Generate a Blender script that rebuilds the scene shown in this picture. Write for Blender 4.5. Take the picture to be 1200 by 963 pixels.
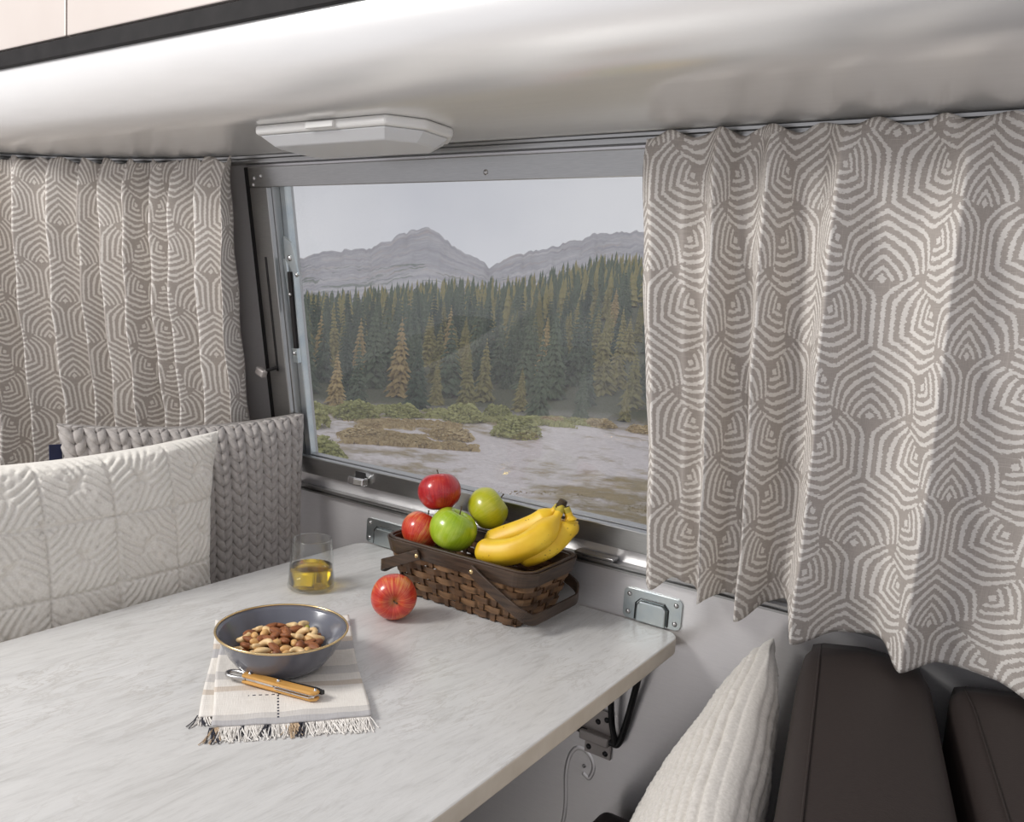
import bpy, bmesh, math, random
import numpy as np
from mathutils import Vector, Matrix, noise

# ------------------------------------------------------------------ camera, sky, lights, exposure
for o in list(bpy.data.objects): bpy.data.objects.remove(o)
scn = bpy.context.scene
COL = scn.collection
# world axes: X along the window wall, Y towards the window, Z up; table top is z = 0, camera stands at x = y = 0
CAM_ROT = ((0.8283, -0.1276, 0.5455), (0.5563, 0.0674, -0.8283), (0.0689, 0.9895, 0.1268))
cd = bpy.data.cameras.new('camera'); cam = bpy.data.objects.new('camera', cd); COL.objects.link(cam)
cd.sensor_fit = 'HORIZONTAL'; cd.sensor_width = 36; cd.lens = 29.28; cd.clip_start = 0.02; cd.clip_end = 5000
cam.matrix_world = Matrix.Translation((0, 0, 0.5)) @ Matrix(CAM_ROT).to_4x4()
scn.camera = cam
vs = scn.view_settings
vs.view_transform = 'Standard'; vs.look = 'None'; vs.gamma = 1.0; vs.exposure = 0.0; vs.use_curve_mapping = False

world = bpy.data.worlds.new('overcast_sky'); scn.world = world; world.use_nodes = True
wn = world.node_tree; wn.nodes.clear()
w_out = wn.nodes.new('ShaderNodeOutputWorld'); w_bg = wn.nodes.new('ShaderNodeBackground')
w_tc = wn.nodes.new('ShaderNodeTexCoord'); w_n = wn.nodes.new('ShaderNodeTexNoise'); w_r = wn.nodes.new('ShaderNodeValToRGB')
w_n.inputs['Scale'].default_value = 3.0; w_n.inputs['Detail'].default_value = 5.0
w_r.color_ramp.elements[0].position = 0.35; w_r.color_ramp.elements[0].color = (0.60, 0.60, 0.655, 1)
w_r.color_ramp.elements[1].position = 0.70; w_r.color_ramp.elements[1].color = (0.77, 0.76, 0.79, 1)
wn.links.new(w_tc.outputs['Generated'], w_n.inputs['Vector']); wn.links.new(w_n.outputs['Fac'], w_r.inputs['Fac'])
wn.links.new(w_r.outputs['Color'], w_bg.inputs['Color']); wn.links.new(w_bg.outputs[0], w_out.inputs[0])
w_bg.inputs['Strength'].default_value = 0.98

def area(name, loc, tgt, sx, sy, power, col=(1, 1, 1)):
    l = bpy.data.lights.new(name, 'AREA'); l.shape = 'RECTANGLE'; l.size = sx; l.size_y = sy; l.energy = power; l.color = col
    o = bpy.data.objects.new(name, l); COL.objects.link(o); o.location = loc
    o.rotation_euler = (Vector(tgt) - Vector(loc)).to_track_quat('-Z', 'Y').to_euler()
    return o
area('unseen_key_lamp', (-1.95, -0.8, 1.5), (-0.5, 1.0, 0.1), 0.6, 0.6, 43, (1, 0.98, 0.955))  # unseen key lamp added behind camera left, as shadows falling right imply

# ------------------------------------------------------------------ helpers
random.seed(7)
def link(o, parent=None):
    COL.objects.link(o)
    if parent is not None: o.parent = parent
    return o
def mesh_obj(name, verts, faces, mat=None, parent=None, smooth=False, loc=None):
    me = bpy.data.meshes.new(name); me.from_pydata([tuple(v) for v in verts], [], [tuple(f) for f in faces]); me.update()
    if mat: me.materials.append(mat)
    if smooth: me.polygons.foreach_set('use_smooth', [True]*len(me.polygons))
    o = bpy.data.objects.new(name, me)
    if loc: o.location = loc
    return link(o, parent)
def bm_obj(name, bm, mat=None, parent=None, smooth=False, bevel=0, seg=2, loc=None):
    me = bpy.data.meshes.new(name); bmesh.ops.recalc_face_normals(bm, faces=bm.faces); bm.to_mesh(me); bm.free()
    if mat: me.materials.append(mat)
    if smooth: me.polygons.foreach_set('use_smooth', [True]*len(me.polygons))
    o = bpy.data.objects.new(name, me)
    if loc: o.location = loc
    link(o, parent)
    if bevel:
        m = o.modifiers.new('bevel', 'BEVEL'); m.width = bevel; m.segments = seg; m.limit_method = 'ANGLE'
    return o
def tag(o, label=None, cat=None, group=None, kind=None):
    if label: o['label'] = label
    if cat: o['category'] = cat
    if group: o['group'] = group
    if kind: o['kind'] = kind
    return o
def empty(name, loc=(0, 0, 0), rot=(0, 0, 0)):
    o = bpy.data.objects.new(name, None); o.location = loc; o.rotation_euler = rot; o.empty_display_size = 0.02
    return link(o)
def copy_tree(o, parent=None):
    kids = list(o.children)
    c = o.copy(); link(c); c.parent = parent
    for k in kids: copy_tree(k, c)
    return c
def bm_box(bm, c, s, rot=None):
    vs_ = []
    for dx in (-.5, .5):
        for dy in (-.5, .5):
            for dz in (-.5, .5):
                v = Vector((dx*s[0], dy*s[1], dz*s[2]))
                if rot: v = rot @ v
                vs_.append(bm.verts.new(v + Vector(c)))
    for f in ((0, 1, 3, 2), (4, 6, 7, 5), (0, 4, 5, 1), (2, 3, 7, 6), (0, 2, 6, 4), (1, 5, 7, 3)):
        bm.faces.new([vs_[i] for i in f])
def box(name, lo, hi, mat, parent=None, bevel=0.0, seg=2):
    bm = bmesh.new(); c = [(a+b)/2 for a, b in zip(lo, hi)]; bm_box(bm, c, [b-a for a, b in zip(lo, hi)])
    return bm_obj(name, bm, mat, parent, bevel=bevel, seg=seg)
def bm_prism(bm, pts, ax, h0, h1):
    # pts: 2D polygon, extruded along axis ax (0,1,2) from h0 to h1; the other two axes in order
    def mk(p, h):
        v = [p[0], p[1]]; v.insert(ax, h); return bm.verts.new(v)
    a = [mk(p, h0) for p in pts]; b = [mk(p, h1) for p in pts]
    bm.faces.new(a); bm.faces.new(list(reversed(b)))
    n = len(pts)
    for i in range(n): bm.faces.new((a[i], a[(i+1) % n], b[(i+1) % n], b[i]))
def rrect(x0, y0, x1, y1, r, n=6):
    out = []
    for cx, cy, a0 in ((x1-r, y1-r, 0), (x0+r, y1-r, 90), (x0+r, y0+r, 180), (x1-r, y0+r, 270)):
        for i in range(n+1):
            a = math.radians(a0 + 90*i/n); out.append((cx+r*math.cos(a), cy+r*math.sin(a)))
    return out
def bm_lathe(bm, prof, n=48, close=False):
    rings = []
    for r, z in prof:
        if r < 1e-6: rings.append([bm.verts.new((0, 0, z))])
        else: rings.append([bm.verts.new((r*math.cos(2*math.pi*i/n), r*math.sin(2*math.pi*i/n), z)) for i in range(n)])
    pairs = list(zip(rings, rings[1:]))
    if close: pairs.append((rings[-1], rings[0]))
    for a, b in pairs:
        for i in range(n):
            j = (i+1) % n
            if len(a) == 1 and len(b) == 1: continue
            if len(a) == 1: bm.faces.new((a[0], b[i], b[j]))
            elif len(b) == 1: bm.faces.new((a[i], b[0], a[j]))
            else: bm.faces.new((a[i], b[i], b[j], a[j]))
def bm_tube(bm, pts, rad, n=10, closed=False, flat=None, caps=True):
    # rad: number or list; flat=(w,h) rectangular section oriented with 'up' closest to Z
    pts = [Vector(p) for p in pts]; N = len(pts); rings = []
    prev = None
    for i, p in enumerate(pts):
        if closed: t = (pts[(i+1) % N] - pts[i-1])
        else: t = pts[min(i+1, N-1)] - pts[max(i-1, 0)]
        t.normalize()
        if prev is None:
            up = Vector((0, 0, 1)) if abs(t.z) < .9 else Vector((1, 0, 0))
        else: up = prev
        s = t.cross(up); s.normalize(); u = s.cross(t); prev = u
        r = rad[i] if isinstance(rad, (list, tuple)) else rad
        if flat:
            w, h = flat
            rings.append([bm.verts.new(p + s*a*w/2 + u*b*h/2) for a, b in ((-1, -1), (1, -1), (1, 1), (-1, 1))])
        else:
            rings.append([bm.verts.new(p + s*r*math.cos(2*math.pi*k/n) + u*r*math.sin(2*math.pi*k/n)) for k in range(n)])
    m = len(rings[0]); rng = range(N if closed else N-1)
    for i in rng:
        a, b = rings[i], rings[(i+1) % N]
        for k in range(m): bm.faces.new((a[k], a[(k+1) % m], b[(k+1) % m], b[k]))
    if caps and not closed:
        bm.faces.new(list(reversed(rings[0]))); bm.faces.new(rings[-1])
def smooth_path(ctrl, n=24):
    P = [Vector(p) for p in ctrl]; out = []
    P = [P[0]*2-P[1]] + P + [P[-1]*2-P[-2]]
    seg = len(P)-3
    for s in range(seg):
        p0, p1, p2, p3 = P[s:s+4]; m = max(2, n//seg)
        for i in range(m):
            t = i/m
            out.append(.5*((2*p1)+(-p0+p2)*t+(2*p0-5*p1+4*p2-p3)*t*t+(-p0+3*p1-3*p2+p3)*t**3))
    out.append(P[-2]); return out

# ---- node graph helper
class NG:
    def __init__(s, tree): s.t = tree; s.n = tree.nodes; s.l = tree.links
    def node(s, typ, **kw):
        n = s.n.new(typ)
        for k, v in kw.items(): setattr(n, k, v)
        return n
    def put(s, sock, v):
        if isinstance(v, bpy.types.NodeSocket): s.l.new(v, sock)
        elif v is not None: sock.default_value = v
    def m(s, op, a, b=None, c=None, clamp=False):
        n = s.node('ShaderNodeMath', operation=op); n.use_clamp = clamp
        s.put(n.inputs[0], a)
        if b is not None: s.put(n.inputs[1], b)
        if c is not None: s.put(n.inputs[2], c)
        return n.outputs[0]
    def ramp(s, fac, stops, interp='LINEAR'):
        n = s.node('ShaderNodeValToRGB'); cr = n.color_ramp; cr.interpolation = interp
        while len(cr.elements) < len(stops): cr.elements.new(.5)
        for e, (p, c) in zip(cr.elements, stops):
            e.position = p; e.color = (c, c, c, 1) if isinstance(c, (int, float)) else (*c, 1)
        s.put(n.inputs[0], fac); return n.outputs[0]
    def noise(s, vec, scale, detail=3, rough=.5, dist=0, out=0):
        n = s.node('ShaderNodeTexNoise'); s.put(n.inputs['Vector'], vec); n.inputs['Scale'].default_value = scale
        n.inputs['Detail'].default_value = detail; n.inputs['Roughness'].default_value = rough; n.inputs['Distortion'].default_value = dist
        return n.outputs[out]
    def mapping(s, vec, scale=(1, 1, 1), rot=(0, 0, 0), loc=(0, 0, 0)):
        n = s.node('ShaderNodeMapping'); s.put(n.inputs[0], vec)
        n.inputs['Scale'].default_value = scale; n.inputs['Rotation'].default_value = rot; n.inputs['Location'].default_value = loc
        return n.outputs[0]
    def mix(s, fac, a, b, blend='MIX'):
        n = s.node('ShaderNodeMix', data_type='RGBA', blend_type=blend)
        s.put(n.inputs[0], fac); s.put(n.inputs[6], a if not isinstance(a, tuple) else (*a[:3], 1)); s.put(n.inputs[7], b if not isinstance(b, tuple) else (*b[:3], 1))
        return n.outputs[2]
    def coord(s, which='Object'): return s.node('ShaderNodeTexCoord').outputs[which]
    def bump(s, h, strength=.3, dist=.002):
        n = s.node('ShaderNodeBump'); n.inputs['Strength'].default_value = strength; n.inputs['Distance'].default_value = dist
        s.put(n.inputs['Height'], h); return n.outputs[0]
def new_mat(name):
    m = bpy.data.materials.new(name); m.use_nodes = True; g = NG(m.node_tree); b = m.node_tree.nodes['Principled BSDF']
    return m, g, b
def pm(name, c1, c2, scale=20, rough=.5, metal=0, bump=0, bdist=.001, stretch=(1, 1, 1), detail=4, spec=None, sheen=0, coat=0, r2=None):
    m, g, b = new_mat(name)
    v = g.mapping(g.coord(), stretch); n = g.noise(v, scale, detail)
    g.put(b.inputs['Base Color'], g.ramp(n, [(.3, c1), (.7, c2)]))
    b.inputs['Roughness'].default_value = rough; b.inputs['Metallic'].default_value = metal
    if r2 is not None: g.put(b.inputs['Roughness'], g.ramp(n, [(.3, rough), (.7, r2)]))
    if spec is not None: b.inputs['Specular IOR Level'].default_value = spec
    if sheen: b.inputs['Sheen Weight'].default_value = sheen; b.inputs['Sheen Roughness'].default_value = .5
    if coat: b.inputs['Coat Weight'].default_value = coat; b.inputs['Coat Roughness'].default_value = .08
    if bump: g.put(b.inputs['Normal'], g.bump(n, bump, bdist))
    return m
def sr(r, g=None, b=None):
    # sRGB 0-255 -> linear
    f = lambda c: (c/255/12.92) if c/255 <= .04045 else ((c/255+.055)/1.055)**2.4
    return (f(r), f(g), f(b))

# ------------------------------------------------------------------ materials
M = {}
M['alu'] = pm('satin_aluminium', (.80, .785, .785), (.86, .845, .845), 60, .32, .70, .05, .0005, (1, 40, 40))
M['frame'] = pm('brushed_frame_aluminium', (.40, .40, .395), (.47, .47, .46), 50, .30, 1, .06, .0004, (1, 30, 30))
M['ceil'] = pm('satin_white_metal_panel', (.90, .89, .87), (.93, .92, .90), 8, .26, .46, 0, 0, (1, 12, 1))
M['door'] = pm('white_locker_door', sr(192, 182, 175), sr(198, 189, 182), 5, .45, .1)
M['zinc'] = pm('zinc_plated_steel', (.50, .57, .60), (.66, .70, .68), 25, .28, 1, .1, .0005)
M['chrome'] = pm('chrome', (.75, .75, .76), (.8, .8, .8), 10, .12, 1)
M['screw'] = pm('screw_steel', (.45, .44, .43), (.6, .59, .58), 60, .3, 1)
M['black'] = pm('black_rubber', (.012, .011, .011), (.02, .018, .018), 30, .7, spec=.2)
M['blackmetal'] = pm('black_painted_steel', (.015, .015, .016), (.03, .03, .03), 30, .35, .2)
M['darkhinge'] = pm('grey_painted_hinge', (.40, .37, .35), (.46, .42, .40), 30, .4, .4)
M['whiteplastic'] = pm('white_lamp_plastic', (.80, .79, .76), (.84, .83, .80), 10, .3)
M['vinyl'] = pm('brown_upholstery', (.027, .019, .017), (.034, .025, .022), 220, .62, 0, .25, .0006, (1, 3, 1), spec=.35)
M['brass'] = pm('brass', (.75, .55, .28), (.82, .62, .33), 40, .25, 1)
M['floor'] = pm('pale_vinyl_floor', (.48, .45, .42), (.60, .57, .54), 8, .4, 0, .1, .001, (1, 8, 1))

def mat_clear(name, col=(1, 1, 1), rough=.0, ior=1.45):
    m, g, b = new_mat(name)
    n = g.noise(g.coord(), 40, 2)
    g.put(b.inputs['Base Color'], g.ramp(n, [(0, col), (1, tuple(min(1, c*1.01) for c in col))]))
    b.inputs['Roughness'].default_value = rough; b.inputs['IOR'].default_value = ior; b.inputs['Transmission Weight'].default_value = 1
    return m
def mat_thin():
    m = bpy.data.materials.new('thin_glass'); m.use_nodes = True; g = NG(m.node_tree); m.node_tree.nodes.clear()
    o = g.node('ShaderNodeOutputMaterial'); t = g.node('ShaderNodeBsdfTransparent'); gl = g.node('ShaderNodeBsdfGlossy'); mx = g.node('ShaderNodeMixShader')
    g.put(t.inputs[0], (.975, .98, .975, 1)); gl.inputs['Roughness'].default_value = .02
    lw = g.node('ShaderNodeLayerWeight'); lw.inputs[0].default_value = .35
    g.put(mx.inputs[0], g.m('ADD', g.m('MULTIPLY', g.m('POWER', lw.outputs['Facing'], 2.0), .75), g.ramp(g.noise(g.coord(), 30, 1), [(0, .05), (1, .06)])))
    g.l.new(t.outputs[0], mx.inputs[1]); g.l.new(gl.outputs[0], mx.inputs[2]); g.l.new(mx.outputs[0], o.inputs[0]); return m
M['glass'] = mat_thin()
M['lens'] = mat_clear('clear_lamp_lens', (.97, .98, .99), .4, 1.3); M['lens'].node_tree.nodes['Principled BSDF'].inputs['Transmission Weight'].default_value = .35
M['drink'] = mat_clear('amber_drink', (1.0, .66, .015), 0, 1.33)
def mat_pane():
    m = bpy.data.materials.new('window_glass'); m.use_nodes = True; g = NG(m.node_tree); m.node_tree.nodes.clear()
    o = g.node('ShaderNodeOutputMaterial'); t = g.node('ShaderNodeBsdfTransparent'); gl = g.node('ShaderNodeBsdfGlossy'); mx = g.node('ShaderNodeMixShader')
    g.put(t.inputs[0], (.96, .97, .97, 1)); gl.inputs['Roughness'].default_value = .02
    g.put(mx.inputs[0], g.ramp(g.noise(g.coord(), 3, 1), [(0, .035), (1, .045)]))
    g.l.new(t.outputs[0], mx.inputs[1]); g.l.new(gl.outputs[0], mx.inputs[2]); g.l.new(mx.outputs[0], o.inputs[0]); return m
def mat_screen():
    # fine woven insect screen: threads cover a fifth of the opening, finer than a pixel
    m = bpy.data.materials.new('insect_screen'); m.use_nodes = True; g = NG(m.node_tree); m.node_tree.nodes.clear()
    o = g.node('ShaderNodeOutputMaterial'); t = g.node('ShaderNodeBsdfTransparent'); d = g.node('ShaderNodeBsdfDiffuse'); mx = g.node('ShaderNodeMixShader')
    tr = g.node('ShaderNodeBsdfTranslucent'); tr.inputs[0].default_value = (.62, .62, .66, 1); m2 = g.node('ShaderNodeMixShader'); m2.inputs[0].default_value = .5
    n = g.noise(g.coord(), 900, 0)
    g.put(d.inputs[0], (.62, .62, .66, 1)); g.put(mx.inputs[0], g.ramp(n, [(.3, .10), (.7, .14)]))
    g.l.new(d.outputs[0], m2.inputs[1]); g.l.new(tr.outputs[0], m2.inputs[2])
    g.l.new(t.outputs[0], mx.inputs[1]); g.l.new(m2.outputs[0], mx.inputs[2]); g.l.new(mx.outputs[0], o.inputs[0]); return m
M['pane'] = mat_pane(); M['screen'] = mat_screen()

def mat_table():
    m, g, b = new_mat('stone_laminate')
    v = g.mapping(g.coord(), (1, 1, 1), (0, 0, math.radians(-84)))
    w = g.mapping(v, (3.4, 20, 1)); n1 = g.noise(w, 1.6, 10, .68, 1.2)
    n2 = g.noise(v, 5, 6, .6, .4); n3 = g.noise(g.mapping(v, (14, 80, 1)), 2, 8, .72, .6); n4 = g.noise(g.mapping(v, (4, 15, 1), (0, 0, .12)), 2.0, 9, .66, 1.6)
    c = g.ramp(n1, [(.28, sr(182, 180, 176)), (.46, sr(207, 206, 203)), (.62, sr(215, 214, 211)), (.8, sr(199, 197, 193))])
    vein = g.ramp(g.m('ABSOLUTE', g.m('SUBTRACT', n4, .5)), [(.0, .75), (.035, 0.0)])
    c = g.mix(g.m('MULTIPLY', vein, g.ramp(n2, [(.42, 0.0), (.62, 1.0)])), c, sr(176, 171, 163))
    c = g.mix(.24, c, g.ramp(n3, [(.36, sr(188, 185, 180)), (.50, (1, 1, 1)), (.7, sr(240, 239, 236))]), 'MULTIPLY')
    c = g.mix(.16, c, g.ramp(n2, [(.3, sr(196, 192, 184)), (.7, sr(236, 236, 236))]))
    g.put(b.inputs['Base Color'], c); b.inputs['Roughness'].default_value = .32
    g.put(b.inputs['Normal'], g.bump(n3, .06, .0006)); return m
M['table'] = mat_table()
M['edge'] = pm('beige_edge_band', sr(196, 186, 172), sr(206, 197, 184), 30, .45)

def mat_curtain():
    m, g, b = new_mat('fan_pattern_linen')
    PER = .168
    uv = g.coord('UV')
    wob = g.noise(g.mapping(uv, (150, 420, 1)), 1.0, 2, .6, 0, 1)
    wv = g.node('ShaderNodeVectorMath', operation='MULTIPLY_ADD'); g.put(wv.inputs[0], wob)
    wv.inputs[1].default_value = (.007, .007, 0)
    add = g.node('ShaderNodeVectorMath', operation='ADD'); g.put(add.inputs[0], uv); add.inputs[1].default_value = (-.0035, -.0035, 0)
    g.put(wv.inputs[2], add.outputs[0])
    base = g.node('ShaderNodeVectorMath', operation='SCALE'); g.put(base.inputs[0], wv.outputs[0]); base.inputs['Scale'].default_value = 1/PER
    W = .8660254
    rhos = []; dias = []
    for k in range(3):
        v = g.mapping(base.outputs[0], (1, 1, 1), (0, 0, math.radians(120*k)))
        s = g.node('ShaderNodeSeparateXYZ'); g.put(s.inputs[0], v); x, y = s.outputs[0], s.outputs[1]
        col = g.m('ROUND', g.m('DIVIDE', x, W))
        vv = g.m('ABSOLUTE', g.m('SUBTRACT', x, g.m('MULTIPLY', col, W)))
        u = g.m('FLOORED_MODULO', g.m('ADD', g.m('SUBTRACT', y, g.m('MULTIPLY', col, .5)), .545), 1.0)
        cv = g.m('MAXIMUM', .50, g.m('SUBTRACT', .95, g.m('MULTIPLY', u, 1.5)))
        r1 = g.m('ADD', g.m('MULTIPLY', u, .86), g.m('MULTIPLY', vv, cv))
        r2 = g.m('MULTIPLY', g.m('SQRT', g.m('ADD', g.m('MULTIPLY', u, g.m('MULTIPLY', u, .22)), g.m('MULTIPLY', vv, vv))), 1.27)
        rho = g.m('SMOOTH_MAX', r1, r2, .06)
        inside = g.m('GREATER_THAN', u, g.m('MULTIPLY', vv, .30))
        dia = g.m('LESS_THAN', g.m('ADD', g.m('ABSOLUTE', g.m('SUBTRACT', u, .04)), vv), .034)
        dias.append(dia)
        rhos.append(g.m('ADD', rho, g.m('MULTIPLY', g.m('SUBTRACT', 1.0, inside), 5.0)))
    rho = g.m('MINIMUM', rhos[0], g.m('MINIMUM', rhos[1], rhos[2]))
    ph = g.m('FRACT', g.m('ADD', g.m('DIVIDE', g.m('SUBTRACT', rho, .104), .0665), .5))
    tri = g.m('ABSOLUTE', g.m('SUBTRACT', ph, .5))
    st = g.ramp(tri, [(.195, 1.0), (.255, 0.0)])
    st = g.m('MULTIPLY', g.m('MULTIPLY', st, g.m('LESS_THAN', rho, .455)), g.m('GREATER_THAN', rho, .082))
    st = g.m('MAXIMUM', st, g.m('MAXIMUM', dias[0], g.m('MAXIMUM', dias[1], dias[2])))
    # linen weave
    wx = g.noise(g.mapping(uv, (1800, 60, 1)), 1, 2); wy = g.noise(g.mapping(uv, (60, 1800, 1)), 1, 2)
    wv_ = g.m('ADD', g.m('MULTIPLY', wx, .5), g.m('MULTIPLY', wy, .5))
    slub = g.m('MAXIMUM', g.ramp(g.noise(g.mapping(uv, (14, 900, 1)), 1, 2), [(.62, 0.0), (.72, 1.0)]), g.ramp(g.noise(g.mapping(uv, (900, 14, 1)), 1, 2), [(.64, 0.0), (.74, 1.0)]))
    bgc = g.ramp(wv_, [(.35, sr(166, 158, 151)), (.65, sr(188, 180, 173))])
    bgc = g.mix(g.m('MULTIPLY', slub, .55), bgc, sr(220, 213, 205))
    stc = g.ramp(wv_, [(.35, sr(222, 217, 210)), (.65, sr(236, 232, 226))])
    g.put(b.inputs['Base Color'], g.mix(st, bgc, stc))
    b.inputs['Roughness'].default_value = .85; b.inputs['Specular IOR Level'].default_value = .2
    h = g.m('ADD', g.m('MULTIPLY', wv_, .5), g.m('MULTIPLY', st, .5)); g.put(b.inputs['Normal'], g.bump(h, .35, .0012))
    return m
M['curtain'] = mat_curtain()
M['lining'] = pm('curtain_lining', sr(205, 205, 205), sr(215, 215, 216), 200, .9)

# ------------------------------------------------------------------ setting: walls, window, lockers, floor
YW = 1.226; LEAN = math.radians(10); TL = math.tan(LEAN)
def wy(z):  # wall surface y at height z
    return YW if z < .09 else YW - (z-.09)*TL
XC, RC = -1.40, 1.40     # where the wall starts to curve round to the end, radius
def wall_pt(s, z, off=0):
    # s: distance along wall; s<=0 straight (x = XC - s), s>0 round the corner; off towards the room
    y = wy(z) - off
    if s <= 0: return (XC - s, y, z)
    a = s/RC; rr = RC - (YW - y)
    return (XC - rr*math.sin(a), (YW - RC) + rr*math.cos(a), z)
# window wall: cells around the opening
WX0, WX1, WZ0, WZ1 = -1.345, -.08, .125, .705
zs = [-.74, -.3, .09, WZ0, WZ1, .755]; xs = [XC, WX0, WX1, 1.2]
vv = []; ff = []
for i, z in enumerate(zs):
    for x in xs: vv.append((x, wy(z), z))
for i in range(len(zs)-1):
    for j in range(3):
        if i == 3 and j == 1: continue
        a = i*4+j; ff.append((a, a+1, a+5, a+4))
wall = mesh_obj('wall_window', vv, ff, M['alu']); md = wall.modifiers.new('thick', 'SOLIDIFY'); md.thickness = .03; md.offset = -1
tag(wall, 'satin aluminium trailer wall with the window opening', 'wall', kind='structure')
vv = []; ff = []; n = 24; SL = 2.6
for z in zs:
    for k in range(n+1): vv.append(wall_pt(SL*k/n, z))
for i in range(len(zs)-1):
    for k in range(n):
        a = i*(n+1)+k; ff.append((a+1, a, a+n+1, a+n+2))
wl = mesh_obj('wall_left', vv, ff, M['alu'], smooth=False); md = wl.modifiers.new('thick', 'SOLIDIFY'); md.thickness = .03; md.offset = -1
tag(wl, 'curved aluminium end wall behind the curtain', 'wall', kind='structure')
fl = box('floor', (-3.0, -1.6, -.78), (1.2, 1.26, -.742), M['floor']); tag(fl, 'pale vinyl trailer floor', 'floor', kind='structure')

# overhead locker: flat underside, rounded nose, black strip, door face
prof = [(1.235, .752), (.885, .752)]
for i in range(1, 13):
    a = math.radians(90*i/12); prof.append((.885-.100*math.sin(a), .752+.108-.108*math.cos(a)))
bk = [(1.0, 1.12), (1.235, 1.0)]
pts = prof + [(.785, .862), (.80, .8622), (.80, 1.12)] + bk
bm = bmesh.new(); bm_prism(bm, pts, 0, -3.0, 1.2)
ceil = bm_obj('ceiling', bm, M['ceil']); tag(ceil, 'satin white underside and rounded nose of the overhead locker', 'ceiling', kind='structure')
for p in ceil.data.polygons: p.use_smooth = True
md = ceil.modifiers.new('sm', 'EDGE_SPLIT'); md.split_angle = math.radians(35)
st = box('trim_1', (-3.0, .776, .8605), (1.2, .80, .8865), M['black'], bevel=.001); tag(st, 'black rubber strip along the overhead locker', 'trim', kind='structure')
lk = empty('locker_door', (-1.2, .79, .89)); tag(lk, 'off white locker doors above the black strip', 'locker')
for x0, x1 in ((-3.0, -1.46), (-1.455, .2)):
    bm = bmesh.new(); bm_box(bm, ((x0+x1)/2+1.2, .0, .115), (x1-x0, .018, .225)); bm_obj('door_panel', bm, M['door'], lk, bevel=.002)
# ceiling lamp under the locker
lamp = empty('ceiling_lamp', (-.96, .968, .752)); tag(lamp, 'white plastic lamp with clear lens under the overhead locker', 'lamp')
bm = bmesh.new(); bm_prism(bm, [(-.165, -.045), (-.15, -.075), (.125, -.075), (.165, -.03), (.165, .03), (.125, .072), (-.15, .072), (-.165, .04)], 2, -.015, -.0004)
bm_obj('lamp_body', bm, M['whiteplastic'], lamp, bevel=.005, seg=3)
bm = bmesh.new()
top = [(-.158, -.043), (-.145, -.07), (.12, -.07), (.158, -.028), (.158, .028), (.12, .067), (-.145, .067), (-.158, .038)]
a = [bm.verts.new((x, y, -.0155)) for x, y in top]; b2 = [bm.verts.new((x*.88, y*.74, -.031)) for x, y in top]
bm.faces.new(a); bm.faces.new(list(reversed(b2)))
for i in range(8): bm.faces.new((a[i], a[(i+1) % 8], b2[(i+1) % 8], b2[i]))
bm_obj('lens', bm, M['lens'], lamp, bevel=.003, seg=3)
box('switch', (-.03, -.081, -.0135), (.028, -.0745, -.004), M['whiteplastic'], lamp, bevel=.0015)
# chrome latch on the curved track
lt = empty('curtain_latch', (-1.96, .985, .752)); tag(lt, 'chrome turn latch under the locker above the end curtain', 'latch')
bm = bmesh.new(); bm_lathe(bm, [(0, -.002), (.018, -.002), (.018, -.007), (.007, -.008), (.006, -.018), (.011, -.020), (.011, -.026), (0, -.027)], 20); bm_obj('latch_knob', bm, M['chrome'], lt, smooth=True)
box('latch_plate', (-.055, -.008, -.0125), (.035, .008, -.0085), M['chrome'], lt, bevel=.001)

# curtain tracks
def rail(name, s0, s1, z, h, off, dep, label, mat='frame'):
    N = 40; bm = bmesh.new()
    prof = [(0, 0), (dep, 0), (dep, h*.3), (dep*.55, h*.36), (dep*.55, h*.64), (dep, h*.70), (dep, h), (0, h)]
    rings = []
    for k in range(N+1):
        s = s0+(s1-s0)*k/N
        rings.append([bm.verts.new(wall_pt(s, z+b, off+a)) for a, b in prof])
    for a, b in zip(rings, rings[1:]):
        for i in range(len(prof)): bm.faces.new((a[i], a[(i+1) % 8], b[(i+1) % 8], b[i]))
    bm.faces.new(rings[0]); bm.faces.new(list(reversed(rings[-1])))
    return tag(bm_obj(name, bm, M[mat]), label, 'rail')
rail('curtain_track', -2.3, 1.6, .737, .0135, .001, .016, 'aluminium curtain track under the overhead locker')
rail('curtain_rail', -2.3, -.06, .079, .012, .001, .016, 'lower aluminium curtain rail below the window sill')
rail('curtain_rail', .05, 1.6, .079, .012, .001, .016, 'lower curtain rail on the curved end wall')

# window: proud outer frame, recessed sash, glass and screen
win = empty('window_1', (0, wy(.42), .42)); tag(win, 'window of the trailer in a brushed aluminium frame', 'window', kind='structure')
LR = Matrix.Rotation(LEAN, 3, 'X')   # leans the top into the room
def wbox(name, x0, x1, z0, z1, d0, d1, mat, parent=win, bevel=.0015):
    # window coordinates: z is world height of the lean panel, d depth towards the room (positive) or outside (negative)
    bm = bmesh.new(); k = 1/math.cos(LEAN)
    bm_box(bm, ((x0+x1)/2, -(d0+d1)/2, ((z0+z1)/2-.42)*k), (x1-x0, abs(d1-d0), (z1-z0)*k))
    bmesh.ops.rotate(bm, verts=bm.verts, cent=(0, 0, 0), matrix=LR)
    return bm_obj(name, bm, mat, parent, bevel=bevel)
def wpt(x, z, d):
    v = LR @ Vector((x, -d, (z-.42)/math.cos(LEAN))); return v   # local to win
wbox('frame_rail', -1.388, -.03, .695, .733, .0005, .012, M['frame'])
wbox('frame_rail', -1.388, -.03, .119, .156, .0005, .012, M['frame'])
jb = wbox('frame_jamb', -1.388, -1.337, .156, .695, .0005, .012, M['frame'])
wbox('frame_jamb', -.08, -.03, .156, .695, .0005, .012, M['frame'])
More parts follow.
